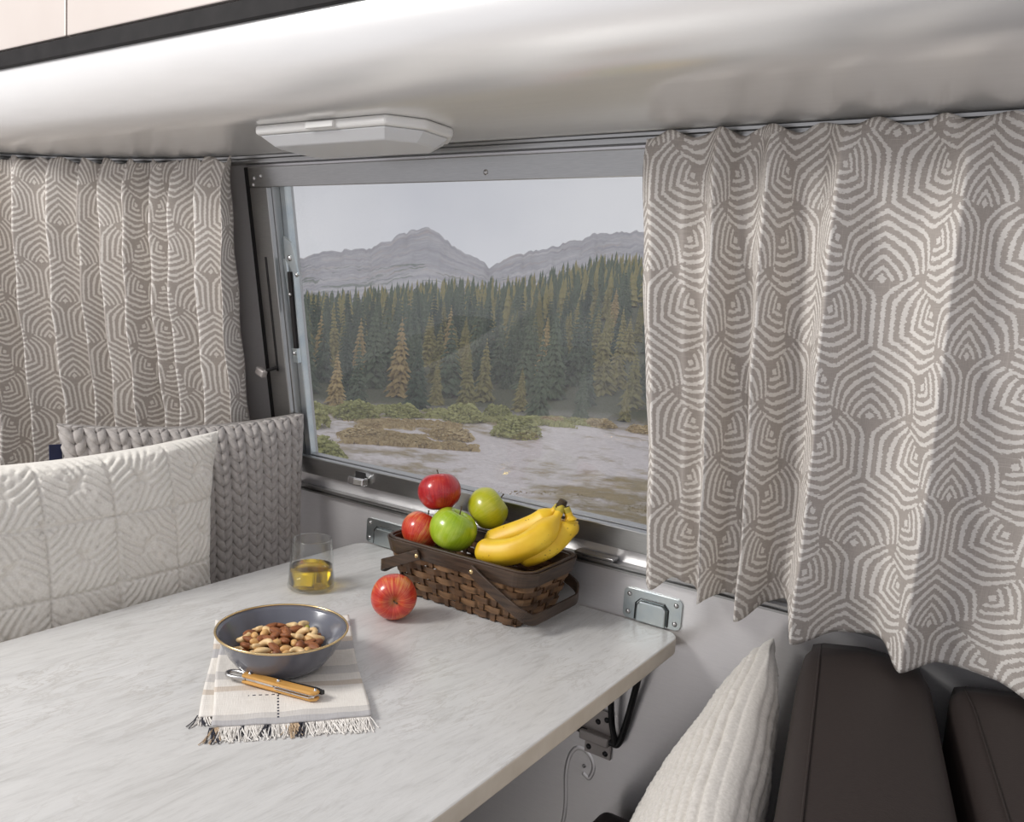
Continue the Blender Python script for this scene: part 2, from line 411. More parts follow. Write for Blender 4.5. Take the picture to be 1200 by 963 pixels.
wbox('gasket', -1.402, -1.3885, .10, .733, .0005, .010, M['black'])
wbox('slot', -1.3645, -1.3585, .331, .562, .0115, .0126, M['black'], jb, .0)
# sash and reveal, set back into the wall
wbox('reveal', -1.3445, -1.336, .125, .705, -.055, -.0, M['frame'])
wbox('sash_stile', -1.3355, -1.320, .125, .705, -.034, -.018, M['zinc'])
wbox('sash_stile', -.12, -.09, .125, .705, -.034, -.018, M['zinc'])
wbox('sash_rail', -1.320, -.12, .697, .705, -.034, -.018, M['frame'])
wbox('sash_rail', -1.320, -.12, .125, .150, -.034, -.018, M['frame'])
wbox('glass_pane', -1.320, -.12, .150, .697, -.030, -.026, M['pane'], bevel=0)
bm = bmesh.new(); q = [bm.verts.new(wpt(x, z, -.012)) for x, z in ((-1.335, .126), (-.09, .126), (-.09, .704), (-1.335, .704))]; bm.faces.new(q)
bm_obj('insect_screen', bm, M['screen'], win)
def screw(parent, loc, nrm, r=.0045, mat='screw', name='screw'):
    bm = bmesh.new(); bm_lathe(bm, [(0, .0028), (r*.6, .0022), (r, .0004), (r, -.001), (0, -.001)], 12)
    bmesh.ops.rotate(bm, verts=bm.verts, cent=(0, 0, 0), matrix=Vector(nrm).to_track_quat('Z', 'Y').to_matrix())
    bmesh.ops.translate(bm, verts=bm.verts, vec=loc); return bm_obj(name, bm, M[mat], parent, smooth=True)
NW = LR @ Vector((0, -1, 0))
for x, z in ((-.81, .708), (-1.372, .712), (-1.352, .716), (-1.376, .70), (-.806, .133), (-.45, .708), (-.45, .133)): screw(win, wpt(x, z, .0122), NW)
# lever in the jamb slot
lv = empty('window_lever', wpt(-1.362, .335, .012)+win.location); tag(lv, 'grey pull knob in the slotted window jamb', 'lever')
bm = bmesh.new(); bm_tube(bm, [(0, .002, .004), (-.004, -.010, .0), (-.012, -.020, -.004)], .0035, 8); bm_obj('lever_stem', bm, M['black'], lv)
bm = bmesh.new(); bm_box(bm, (-.022, -.024, -.008), (.026, .014, .017), Matrix.Rotation(.35, 3, 'Y')); bm_obj('knob', bm, M['darkhinge'], lv, bevel=.004)
# stay mechanism beside the glass
sy = empty('window_stay', wpt(-1.312, .47, .002)+win.location); tag(sy, 'zinc folding stay bolted beside the window glass', 'window stay')
def sbox(name, cx, cz, w, h, d, ry, mat, parent=sy, dep=0):
    bm = bmesh.new(); bm_box(bm, (0, 0, 0), (w, d, h), Matrix.Rotation(ry, 3, 'Y'))
    bmesh.ops.translate(bm, verts=bm.verts, vec=(cx, dep, cz)); bmesh.ops.rotate(bm, verts=bm.verts, cent=(0, 0, 0), matrix=LR); return bm_obj(name, bm, mat, parent, bevel=.0008)
bm = bmesh.new(); bm_prism(bm, [(.002, .135), (.022, .122), (.034, .06), (.026, .055), (.0, .09)], 1, -.004, 0)
bmesh.ops.rotate(bm, verts=bm.verts, cent=(0, 0, 0), matrix=LR); bm_obj('stay_plate', bm, M['zinc'], sy)
sbox('stay_arm', .004, -.02, .010, .17, .006, .02, M['black']); sbox('stay_arm', -.008, .035, .008, .11, .005, -.06, M['zinc'], dep=.006); sbox('stay_foot', .002, -.105, .014, .03, .010, 0, M['zinc'])
screw(sy, LR @ Vector((.014, -.0045, .092)), NW, .006); screw(sy, LR @ Vector((.03, -.0045, .06)), NW, .004); screw(sy, LR @ Vector((.004, -.004, .02)), NW, .004); screw(sy, LR @ Vector((.002, -.006, -.10)), NW, .004)
# window catch on the sill rail
ct = empty('window_catch', wpt(-1.145, .138, .012)+win.location); tag(ct, 'chrome pull catch on the window bottom rail', 'catch')
bm = bmesh.new(); bm_box(bm, (0, 0, .006), (.028, .004, .012)); bm_obj('catch_plate', bm, M['black'], ct)
bm = bmesh.new(); bm_prism(bm, [(-.022, -.001), (.022, -.001), (.021, -.016), (.0, -.021), (-.021, -.016)], 2, -.014, .002); bm_obj('pull', bm, M['chrome'], ct, bevel=.003, seg=3)
# small ledge bracket on the lower rail
lb = box('rail_bracket', (-.648, 1.203, .0935), (-.575, 1.2225, .0985), M['frame'], bevel=.001); tag(lb, 'flat aluminium bracket lying on the lower curtain rail', 'bracket')

# ------------------------------------------------------------------ table, brackets, folding leg hinge
bm = bmesh.new(); bm_prism(bm, rrect(-1.149, .18, -.453, 1.2235, .03), 2, -.026, 0)
tb = empty('dinette_table', (-.8, .75, -.026)); tag(tb, 'pale stone laminate dinette table hooked to the wall', 'table')
bmesh.ops.translate(bm, verts=bm.verts, vec=(.8, -.75, .026))
top_o = bm_obj('tabletop', bm, M['table'], tb, bevel=.0025)
top_o.data.materials.append(M['edge'])
for p in top_o.data.polygons:
    if abs(p.normal.z) < .5: p.material_index = 1
bm = bmesh.new(); bm_tube(bm, [(0, -.3, 0), (0, -.3, -.713)], .028, 20); bm_obj('leg', bm, M['chrome'], tb)
bm = bmesh.new(); bm_lathe(bm, [(0, .02), (.05, .018), (.15, .004), (.15, 0), (0, 0)], 32); bmesh.ops.translate(bm, verts=bm.verts, vec=(0, -.3, -.716)); bm_obj('foot_plate', bm, M['chrome'], tb, smooth=True)
def hook_plate(x, label):
    e = empty('table_bracket', (x, YW, .0)); tag(e, label, 'bracket', 'zinc table brackets on the wall')
    bm = bmesh.new(); bm_prism(bm, rrect(-.051, .002, .051, .053, .009), 1, -.0035, -.0004); bm_obj('plate', bm, M['zinc'], e, bevel=.0006)
    bm = bmesh.new(); bm_prism(bm, [(-.026, .002), (.026, .002), (.026, .030), (.020, .037), (-.020, .037), (-.026, .030)], 1, -.009, -.0036); bm_obj('tongue', bm, M['zinc'], e, bevel=.003, seg=3)
    bm = bmesh.new(); bm_tube(bm, [(-.0285, -.0048, .004), (-.0285, -.0048, .031), (-.021, -.0048, .0395), (.021, -.0048, .0395), (.0285, -.0048, .031), (.0285, -.0048, .004)], .0011, 6); bm_obj('slot_edge', bm, M['blackmetal'], e)
    for sx in (-.041, .041):
        for z in (.0125, .043): screw(e, (sx, -.0036, z), (0, -1, 0), .0042)
    return e
hook_plate(-.508, 'zinc table bracket on the wall beside the patterned curtain')
hook_plate(-1.088, 'zinc table bracket on the wall behind the fruit basket')
# hinge and bent rod under the table
hg = empty('folding_leg_hinge', (-.585, YW, -.215)); tag(hg, 'grey wall hinge holding a bent black rod under the table', 'hinge')
bm = bmesh.new(); bm_box(bm, (0, -.003, .024), (.052, .004, .04)); bm_obj('hinge_plate', bm, M['darkhinge'], hg, bevel=.001)
bm = bmesh.new(); bm_box(bm, (0, -.010, -.004), (.056, .018, .017)); bm_obj('hinge_sleeve', bm, M['darkhinge'], hg, bevel=.003)
bm = bmesh.new(); bm_box(bm, (.003, -.003, -.026), (.05, .004, .026)); bm_obj('hinge_plate', bm, M['darkhinge'], hg, bevel=.001)
for x, z in ((-.016, .034), (.016, .03), (0, .022), (-.014, -.028), (.018, -.03)): screw(hg, (x, -.0052, z), (0, -1, 0), .005, 'blackmetal')
bm = bmesh.new(); bm_tube(bm, smooth_path([(-.09, -.010, .002), (-.03, -.010, 0), (.030, -.011, -.003), (.037, -.013, .004), (.030, -.02, .05), (.025, -.035, .181)], 30), .0055, 10); bm_obj('rod', bm, M['blackmetal'], hg, smooth=True)
bm = bmesh.new(); bm_tube(bm, smooth_path([(.032, -.012, -.003), (.045, -.011, .004), (.062, -.016, .075), (.085, -.035, .181)], 24), .0055, 10); bm_obj('rod', bm, M['blackmetal'], hg, smooth=True)
bm = bmesh.new(); bm_tube(bm, [p+Vector((-.607, YW, -.284)) for p in smooth_path([(-.045, 0.0080, -.19), (-.03, 0.0080, -.10), (-.034, 0.0080, -.02), (-.022, 0.0080, .022), (.0, 0.0080, .028), (.018, 0.0080, .008), (.012, 0.0080, -.018), (-.002, 0.0080, -.014)], 60)], .009, 16); bm_obj('pressed_ridge', bm, M['alu'], wall, smooth=True)
screw(wall, (-.607, YW-.0006, -.284), (0, -1, 0), .0035)

# ------------------------------------------------------------------ curtains
def interp(x, xp, yp):
    # smooth (cosine) interpolation through control points
    if x <= xp[0]: return yp[0]
    for a, b, c, d in zip(xp, xp[1:], yp, yp[1:]):
        if x <= b:
            t = (x-a)/(b-a); t = t*t*(3-2*t); return c+(d-c)*t
    return yp[-1]
def crease(x, xp, yp):
    # flat in the valleys, crisp on the ridges
    if x <= xp[0]: return yp[0]
    for a, b, c, d in zip(xp, xp[1:], yp, yp[1:]):
        if x <= b:
            t = (x-a)/(b-a); t = .5*t*t*(3-2*t)+.5*(t**1.8 if d > c else 1-(1-t)**1.8); return c+(d-c)*t
    return yp[-1]
def curtain(name, label, s0, s1, folds, hem, phase, N=420, K=110, top=.742, base=.020, swing=lambda t, s: 0.0, u0=0.0, v0=0.0):
    # folds: list of (s, offset from wall) ; hem: list of (s, z)
    fs = [f[0] for f in folds]; fo = [f[1] for f in folds]; hs = [h[0] for h in hem]; hz = [h[1] for h in hem]
    rows = []; S = np.linspace(s0, s1, N)
    off = [crease(s, fs, fo)*1.15 for s in S]; hemz = [interp(s, hs, hz) for s in S]
    # fabric length along the folds (at mid height)
    L = [0]
    for i in range(1, N): L.append(L[-1]+math.hypot(S[i]-S[i-1], (off[i]-off[i-1])*1.0))
    verts = []; uvs = []
    for k in range(K+1):
        t = k/K
        for i in range(N):
            z = top+(hemz[i]-top)*t
            amp = .62+.38*min(1, t*2.2)+.25*max(0, t-.6)
            pinch = math.exp(-t*26)
            o = base+off[i]*amp*(1-.55*pinch)
            o += .0035*math.sin(S[i]*170+phase)*pinch + .003*math.sin(z*17+S[i]*23+phase)*t+.0022*math.sin(z*41-S[i]*61+phase*2)
            zz = z + (.005*math.sin(S[i]*95+phase)*pinch)
            s = S[i] + .006*math.sin(z*9+phase)*t*t + swing(t, S[i])
            sl = max(0, (zz-.09))*TL if zz > .09 else 0
            p = wall_pt(s, max(zz, .02), o) if zz > .09 else wall_pt(s, zz, o)
            verts.append(p); uvs.append((u0+L[i], v0+top-.742+ -(top-zz)))
    faces = []
    for k in range(K):
        for i in range(N-1):
            a = k*N+i; faces.append((a, a+N, a+N+1, a+1))
    o = mesh_obj(name, verts, faces, M['curtain'], smooth=True)
    o.data.materials.append(M['lining'])
    uvl = o.data.uv_layers.new(name='UVMap'); idx = np.empty(len(o.data.loops), dtype=np.int32); o.data.loops.foreach_get('vertex_index', idx)
    uvl.data.foreach_set('uv', np.array(uvs, dtype=np.float32)[idx].ravel())
    md = o.modifiers.new('cloth', 'SOLIDIFY'); md.thickness = .0014; md.offset = 0; md.material_offset = 0
    tag(o, label, 'curtain', 'patterned linen curtains')
    return o
# right curtain, s = XC - x
X = lambda x: XC - x
rf = [(-.535, .030), (-.500, .062), (-.462, .030), (-.440, .015), (-.408, .070), (-.385, .018), (-.368, .020), (-.338, .078), (-.305, .018), (-.285, .028), (-.250, .092), (-.205, .040), (-.165, .034), (-.118, .082), (-.080, .036), (-.02, .028), (.03, .075), (.09, .03), (.16, .07), (.25, .03), (.36, .07)]
rh = [(-.535, .098), (-.500, .092), (-.474, .110), (-.450, .10), (-.430, .080), (-.395, .098), (-.36, .10), (-.335, .086), (-.31, .104), (-.275, .120), (-.262, .116), (-.248, .082), (-.2, .095), (-.15, .100), (-.122, .080), (-.08, .086), (0, .080), (.36, .078)]
curtain('window_curtain', 'taupe and white fan patterned curtain beside the fruit basket', X(.36), X(-.518),
        sorted((X(a), b) for a, b in rf), sorted((X(a), b) for a, b in rh), .7, N=480, K=120, swing=lambda t, s: -.034*t*max(0, 1-(X(-.518)-s)/.22), u0=.03, v0=.012)
# end curtain round the curved corner
random.seed(11)
lf = []; s = -.015
while s < .95:
    lf += [(s, random.uniform(.062, .085)), (s+random.uniform(.024, .036), random.uniform(.004, .014))]; s += random.uniform(.062, .112)
lh = [(-.03, .09), (.2, .07), (.4, .04), (.55, .0), (.95, -.02)]
curtain('window_curtain', 'taupe and white fan patterned curtain behind the grey braided cushion', -.012, .95, lf, lh, 2.1, N=420, K=100, base=.027, swing=lambda t, s: .03*t*max(0, 1-(s+.012)/.5), u0=.02, v0=.05)

# ------------------------------------------------------------------ seats
def slab(name, lo, hi, mat, parent, bevel):
    o = box(name, lo, hi, mat, parent); md = o.modifiers.new('bevel', 'BEVEL'); md.width = bevel; md.segments = 5
    for p in o.data.polygons: p.use_smooth = True
    return o
def backrest(label, cx, cy, yaw, w, length, z0, z1, group):
    e = empty('backrest_cushion', (cx, cy, z0), (0, 0, yaw)); tag(e, label, 'cushion', group)
    # local: length along -Y, width along +X, with a crowned top
    N, Kk = 24, 30; bm = bmesh.new(); h = z1-z0
    prof = [(0, 0), (0, h*.5), (.0, h-.035), (.004, h-.016), (.014, h-.005), (.028, h), (w*.5, h+.006), (w-.028, h), (w-.014, h-.005), (w-.004, h-.016), (w, h-.035), (w, h*.5), (w, 0)]
    rings = []
    for k in range(Kk+1):
        y = -length*k/Kk
        e0 = min(1, (k)/3.0); sc = math.sin(e0*math.pi/2) if k < 3 else 1
        dz = -.010*(1-sc); dx = .012*(1-sc)
        rings.append([bm.verts.new((min(max(x, dx), w-dx), y, z+dz*(z/h))) for x, z in prof])
    for a, b in zip(rings, rings[1:]):
        for i in range(len(prof)-1): bm.faces.new((a[i], a[i+1], b[i+1], b[i]))
        bm.faces.new((a[-1], a[0], b[0], b[-1]))
    bm.faces.new(rings[0]); bm.faces.new(list(reversed(rings[-1])))
    bm_obj('cushion_cover', bm, M['vinyl'], e, smooth=True)
    bm = bmesh.new(); bm_tube(bm, [(.024, -length*k/30-.01, h+.0005-(.010*(1-math.sin(min(1, k/3)*math.pi/2)))) for k in range(31)], .0012, 6); bm_obj('seam', bm, M['vinyl'], e)
    return e
backrest('brown backrest cushion next to the ribbed white pillow', -.262, 1.19, math.radians(11.5), .162, 1.0, -.317, .068, 'brown bench cushions')
backrest('brown backrest cushion behind the other brown cushion', -.083, 1.19, math.radians(11.5), .17, 1.0, -.317, .062, 'brown bench cushions')
sc = empty('seat_cushion', (-.36, .75, -.42)); tag(sc, 'dark seat cushion of the bench under the ribbed pillow', 'cushion')
slab('cushion_cover', (-.192, -.5, .0), (.14, .45, .10), M['vinyl'], sc, .02)
bb = box('bench', (-.50, .27, -.741), (.2, 1.2, -.425), M['black'], bevel=.004); tag(bb, 'dark bench base under the brown seat cushion', 'bench')
bb = box('bench', (-1.75, .1, -.741), (-1.17, 1.05, -.355), M['black'], bevel=.004); tag(bb, 'dark bench base under the pale cushions', 'bench')
sc = empty('seat_cushion', (-1.5, .6, -.352)); tag(sc, 'brown seat cushion under the white leaf cushion', 'cushion')
slab('cushion_cover', (-.25, -.45, .0), (.34, .46, .11), M['vinyl'], sc, .025)
sb = empty('bench_cushion', (-1.66, .55, -.24)); tag(sb, 'brown seat back below the end curtain', 'cushion')
slab('cushion_cover', (-.12, -.40, .0), (.07, .34, .32), M['vinyl'], sb, .03)

# ------------------------------------------------------------------ pillows
def fbm(x, y, z=0): return noise.fractal(Vector((x, y, z)), 1.0, 2.0, 3)
def pillow(name, w, h, T, nu, nv, mat, parent, disp=None, ear=.03, pw=2.2, q=.5, both=False):
    # local: x width, z height (0..h), front faces -y
    def outline(u, v):
        x = w/2*u*(1-ear*(1-abs(v)**2)*1.0); z = h/2*v*(1-ear*(1-abs(u)**2))
        return x, z
    def th(u, v):
        return T/2*(max(0, 1-abs(u)**pw)*max(0, 1-abs(v)**pw))**q
    sp = lambda k, n: (lambda t: .55*math.sin(t*math.pi/2)+.45*t)(-1+2*k/n)   # finer towards the edges
    verts = []; ids = {}
    for side in (0, 1):
        B = np.zeros((nv+1, nu+1, 3)); sg = -1 if side == 0 else 1
        for j in range(nv+1):
            for i in range(nu+1):
                u = sp(i, nu); v = sp(j, nv)
                x, z = outline(u, v); t = th(u, v)
                if 0 < i < nu and 0 < j < nv: t += .004*fbm(x*9+3, z*9, side*7)
                B[j, i] = (x, sg*t, z+h/2)
        dU = np.gradient(B, axis=1); dV = np.gradient(B, axis=0)
        Nn = np.cross(dU, dV)*(1 if side == 0 else -1); Nn /= np.linalg.norm(Nn, axis=2, keepdims=True)+1e-9
        arc = np.zeros((nv+1, nu+1)); arc[1:] = np.cumsum(np.linalg.norm(np.diff(B, axis=0), axis=2), axis=0); arc -= arc[nv//2:nv//2+1]
        for j in range(nv+1):
            for i in range(nu+1):
                u = sp(i, nu); v = sp(j, nv)
                if side and (i in (0, nu) or j in (0, nv)): ids[(1, i, j)] = ids[(0, i, j)]; continue
                p = B[j, i]
                if disp and (side == 0 or both): p = p+Nn[j, i]*disp(p[0], p[2]-h/2, u, arc[j, i])*min(1, 14*min(1-abs(u), 1-abs(v)))
                ids[(side, i, j)] = len(verts); verts.append(tuple(p))
    faces = []
    for side in (0, 1):
        for j in range(nv):
            for i in range(nu):
                f = [ids[(side, i, j)], ids[(side, i+1, j)], ids[(side, i+1, j+1)], ids[(side, i, j+1)]]
                faces.append(f if side == 0 else f[::-1])
    return mesh_obj(name, verts, faces, mat, parent, smooth=True)
M['cream'] = pm('cream_cotton', sr(224, 219, 209), sr(236, 232, 223), 300, .9, 0, .3, .0008, sheen=.2)
M['grey_knit'] = pm('grey_jersey', sr(158, 152, 147), sr(184, 178, 173), 120, .85, 0, .2, .0006, sheen=.2)
M['grey_back'] = pm('grey_backing', sr(140, 135, 131), sr(150, 145, 140), 60, .9)
M['rib'] = pm('ribbed_ivory_chenille', sr(208, 203, 194), sr(226, 221, 213), 260, .95, 0, .5, .0012, sheen=.3)
M['navy'] = pm('navy_tag', (.01, .015, .05), (.015, .02, .07), 60, .7)
LP = .21
def leaf_relief(x, z, u, v):
    best = 0.0
    for ox, oz in ((0, 0), (LP/2, LP/2)):
        px = (x-ox+LP*50) % LP; pz = (z-oz+LP*50) % LP
        if px > LP/2: px -= LP
        if pz > LP/2: pz -= LP
        for al, ac in ((px, pz), (-px, pz), (pz, px), (-pz, px)):
            if al <= 0.002: continue
            Ll = LP*.485; t = al/Ll
            if t > 1: continue
            half = LP*.235*math.sin(math.pi*min(1, t**.8))**.8
            a = abs(ac)
            if a >= half: continue
            ph = (al-.9*a+6*a*a)/.0125
            ridge = 1-(.5-.5*math.cos(2*math.pi*ph))**3
            env = min(1, (half-a)/.005)**.7*min(1, .15+a/.004)
            best = max(best, (.0030+.0042*ridge)*env)
    return best+.0006*fbm(x*60, z*60)
wp = empty('white_pillow', (-1.235, .62, -.20)); tag(wp, 'white cushion embossed with leaves leaning behind the table', 'pillow')
wp.rotation_euler = (math.radians(-6), 0, math.radians(90-4))
pillow('pillow_cover', .66, .44, .13, 250, 170, M['cream'], wp, leaf_relief, ear=.11, q=.42)
gp = empty('grey_pillow', (-1.345, .972, -.225)); tag(gp, 'grey braided cushion standing beside the window', 'pillow')
gp.rotation_euler = (math.radians(-4), 0, math.radians(90-12))
GW, GH, GT = .47, .47, .12
pillow('pillow_cover', GW, GH, GT, 40, 40, M['grey_back'], gp, None, ear=.07, q=.42)
# braid strands: plump slanted loops in V columns
bm = bmesh.new(); ncol, nrow = 13, 21
def pil_front(u, v):
    x = GW/2*u*(1-.07*(1-v*v)); z = GH/2*v*(1-.07*(1-u*u))
    t = GT/2*(max(0, 1-abs(u)**2.2)*max(0, 1-abs(v)**2.2))**.42
    return Vector((x, -t, z+GH/2))
ring_n, len_n = 8, 7
for cI in range(ncol):
    for r in range(-1, nrow+1):
        for sgn in (-1, 1):
            uc = -1+2*(cI+.5+sgn*.25)/ncol; vc = -1+2*(r+.5)/nrow
            du = .44/ncol*sgn; dv = 1.95/nrow
            rings = []
            for k in range(len_n+1):
                t = -1+2*k/len_n
                uu = uc+du*t*.85; v_ = vc+dv*t
                uu = max(-.995, min(.995, uu)); v_ = max(-.99, min(.99, v_))
                c = pil_front(uu, v_); rad = .0086*(max(0, 1-abs(t)**2.4))**.5+.0006
                c.y -= .004+.004*(-t)
                rings.append([bm.verts.new(c+Vector((rad*math.cos(2*math.pi*m/ring_n)*1.02, rad*.85*math.sin(2*math.pi*m/ring_n), 0))) for m in range(ring_n)])
            for a, b in zip(rings, rings[1:]):
                for m in range(ring_n): bm.faces.new((a[m], a[(m+1) % ring_n], b[(m+1) % ring_n], b[m]))
o = bm_obj('braided_cover', bm, M['grey_knit'], gp, smooth=True); tag(o, kind='stuff')
bm = bmesh.new(); bm_box(bm, (-GW/2-.004, -.004, GH-.05), (.02, .003, .028)); bm_obj('fabric_tag', bm, M['navy'], gp)
def ribs(x, z, u, v):
    r = abs(math.sin(math.pi*v/.0150+.25*fbm(x*5, v*5)))**.6
    return .0072*r*(.86+.14*abs(math.sin(x*math.pi/.014+2*fbm(x*9, v*60))))+.0010*fbm(x*90, v*90)
rp = empty('ribbed_pillow', (-.360, .845, -.318)); tag(rp, 'ivory ribbed pillow leaning on the brown backrest', 'pillow')
rp.rotation_euler = (math.radians(-19), 0, math.radians(-90+11.5))
pillow('pillow_cover', .66, .385, .125, 200, 300, M['rib'], rp, ribs, ear=.04, pw=2.0, q=.5, both=True)

# ------------------------------------------------------------------ things on the table
# napkin: local x across (near-left to near-right), y away
nk = empty('striped_napkin', (-.733, .55, .0), (0, 0, math.atan2(.142, .12))); tag(nk, 'cream striped napkin with frayed ends under the bowl', 'napkin')
def mat_napkin():
    m, g, b = new_mat('striped_cotton')
    s = g.node('ShaderNodeSeparateXYZ'); g.put(s.inputs[0], g.coord()); x, y = s.outputs[0], s.outputs[1]
    yw_ = g.m('ADD', y, g.m('MULTIPLY', g.noise(g.coord(), 30, 2), .002))
    fac = g.m('DIVIDE', yw_, .34)
    cr, ty, gr, be = sr(238, 233, 225), sr(214, 210, 205), sr(192, 190, 190), sr(214, 202, 188)
    col = g.ramp(fac, [(0, cr), (.05, gr), (.085, gr), (.09, ty), (.13, cr), (.30, cr), (.305, be), (.34, be), (.345, cr), (.40, cr), (.405, ty), (.47, ty), (.475, cr), (.62, cr), (.625, gr), (.70, gr), (.705, be), (.75, be), (.755, cr), (.86, cr), (.865, gr), (.92, gr), (.925, cr)], 'CONSTANT')
    # dark running stitches
    dx = g.m('ABSOLUTE', g.m('SUBTRACT', x, .075)); dash = g.m('LESS_THAN', g.m('FRACT', g.m('DIVIDE', y, .0075)), .5)
    k = g.m('MULTIPLY', g.m('MULTIPLY', g.m('LESS_THAN', dx, .0012), dash), g.m('LESS_THAN', g.m('ABSOLUTE', g.m('SUBTRACT', y, .09)), .06))
    dy = g.m('ABSOLUTE', g.m('SUBTRACT', y, .088)); dash2 = g.m('LESS_THAN', g.m('FRACT', g.m('DIVIDE', x, .0075)), .5)
    k2 = g.m('MULTIPLY', g.m('MULTIPLY', g.m('LESS_THAN', dy, .0012), dash2), g.m('LESS_THAN', g.m('ABSOLUTE', g.m('SUBTRACT', x, .085)), .045))
    col = g.mix(g.m('MAXIMUM', k, k2), col, sr(60, 62, 75))
    wv = g.m('ADD', g.noise(g.mapping(g.coord(), (900, 60, 1)), 1, 2), g.noise(g.mapping(g.coord(), (60, 900, 1)), 1, 2))
    col = g.mix(.35, col, g.ramp(g.m('MULTIPLY', wv, .5), [(.35, sr(215, 211, 205)), (.65, (1, 1, 1))]), 'MULTIPLY')
    g.put(b.inputs['Base Color'], col); b.inputs['Roughness'].default_value = .9; b.inputs['Specular IOR Level'].default_value = .1
    g.put(b.inputs['Normal'], g.bump(wv, .5, .0008)); return m
M['napkin'] = mat_napkin()
def cloth(name, x0, x1, y0, y1, z, th, nx=46, ny=80, seed=0, parent=nk):
    verts = []; faces = []
    for j in range(ny+1):
        for i in range(nx+1):
            x = x0+(x1-x0)*i/nx; y = y0+(y1-y0)*j/ny
            w = .0012*(1+fbm(x*22+seed, y*14, seed))*(1 if y < .10 else .5)
            ed = min(i, nx-i)/nx; w += .0016*max(0, 1-ed*14)*(.5+.5*math.sin(y*38+seed))
            verts.append((x+.002*math.sin(y*21+seed), y+.0015*math.sin(x*40+seed), z+max(0, w)))
    for j in range(ny):
        for i in range(nx): a = j*(nx+1)+i; faces.append((a, a+1, a+nx+2, a+nx+1))
    o = mesh_obj(name, verts, faces, M['napkin'], parent, smooth=True); md = o.modifiers.new('t', 'SOLIDIFY'); md.thickness = th; md.offset = 0; return o
cloth('folded_layer', -.012, .172, .05, .345, .0016, .0016, seed=3)
cloth('folded_layer', 0, .180, .018, .335, .0046, .0018, seed=1)
def fringe(name, x0, x1, y, z, ln, n, mat, seed):
    rnd = random.Random(seed); bm = bmesh.new()
    for i in range(n):
        x = x0+(x1-x0)*(i+rnd.random()*.6)/n; l = ln*rnd.uniform(.65, 1.15); dx = rnd.uniform(-.5, .5)*l
        pts_ = [(x, y, z), (x+dx*.3, y-l*.45, max(.0014, z-.001+rnd.uniform(0, .002))), (x+dx*.7, y-l*.8, max(.0012, z-.003)), (x+dx, y-l, .0011)]
        bm_tube(bm, pts_, .0007, 4)
    o = bm_obj(name, bm, mat, nk); tag(o, kind='stuff'); return o
M['fr_white'] = pm('cotton_thread', sr(225, 220, 212), sr(238, 234, 228), 200, .9)
M['fr_tan'] = pm('tan_thread', sr(190, 165, 135), sr(205, 182, 152), 200, .9)
M['fr_black'] = pm('charcoal_thread', sr(38, 38, 46), sr(60, 60, 70), 200, .9)
for x0, x1, mt in ((0, .006, 'fr_black'), (.004, .012, 'fr_tan'), (.010, .036, 'fr_white'), (.034, .040, 'fr_black'), (.038, .062, 'fr_white'), (.06, .068, 'fr_black'), (.066, .088, 'fr_white'), (.086, .098, 'fr_tan'), (.096, .106, 'fr_black'), (.104, .18, 'fr_white')):
    fringe('fringe', x0, x1, .02, .0045, .026, max(6, int((x1-x0)*1500)), M[mt], int(x0*1e4))
fringe('fringe', -.014, -.002, .056, .002, .022, 18, M['fr_white'], 77); fringe('fringe', -.016, -.009, .056, .002, .026, 8, M['fr_black'], 78)

# bowl
BC = (-.813, .722); BZ = .0062
bw = empty('enamel_bowl', (*BC, BZ)); tag(bw, 'blue grey enamel bowl with gold rim full of nuts', 'bowl')
M['enamel'] = pm('grey_enamel', sr(96, 98, 108), sr(104, 106, 116), 30, .22, 0, coat=.3)
outp = [(.0, .0), (.044, .0), (.050, .002), (.060, .010), (.069, .022), (.076, .035), (.081, .046), (.0842, .0505)]
inn = [(.0835, .0515), (.079, .046), (.074, .035), (.067, .0235), (.058, .012), (.048, .0045), (.0, .0035)]
bm = bmesh.new(); bm_lathe(bm, outp+inn, 72); bm_obj('bowl_shell', bm, M['enamel'], bw, smooth=True)
bm = bmesh.new(); bm_tube(bm, [(.0842*math.cos(2*math.pi*i/72), .0842*math.sin(2*math.pi*i/72), .0512) for i in range(72)], .0016, 8, closed=True); bm_obj('rim', bm, M['brass'], bw, smooth=True)
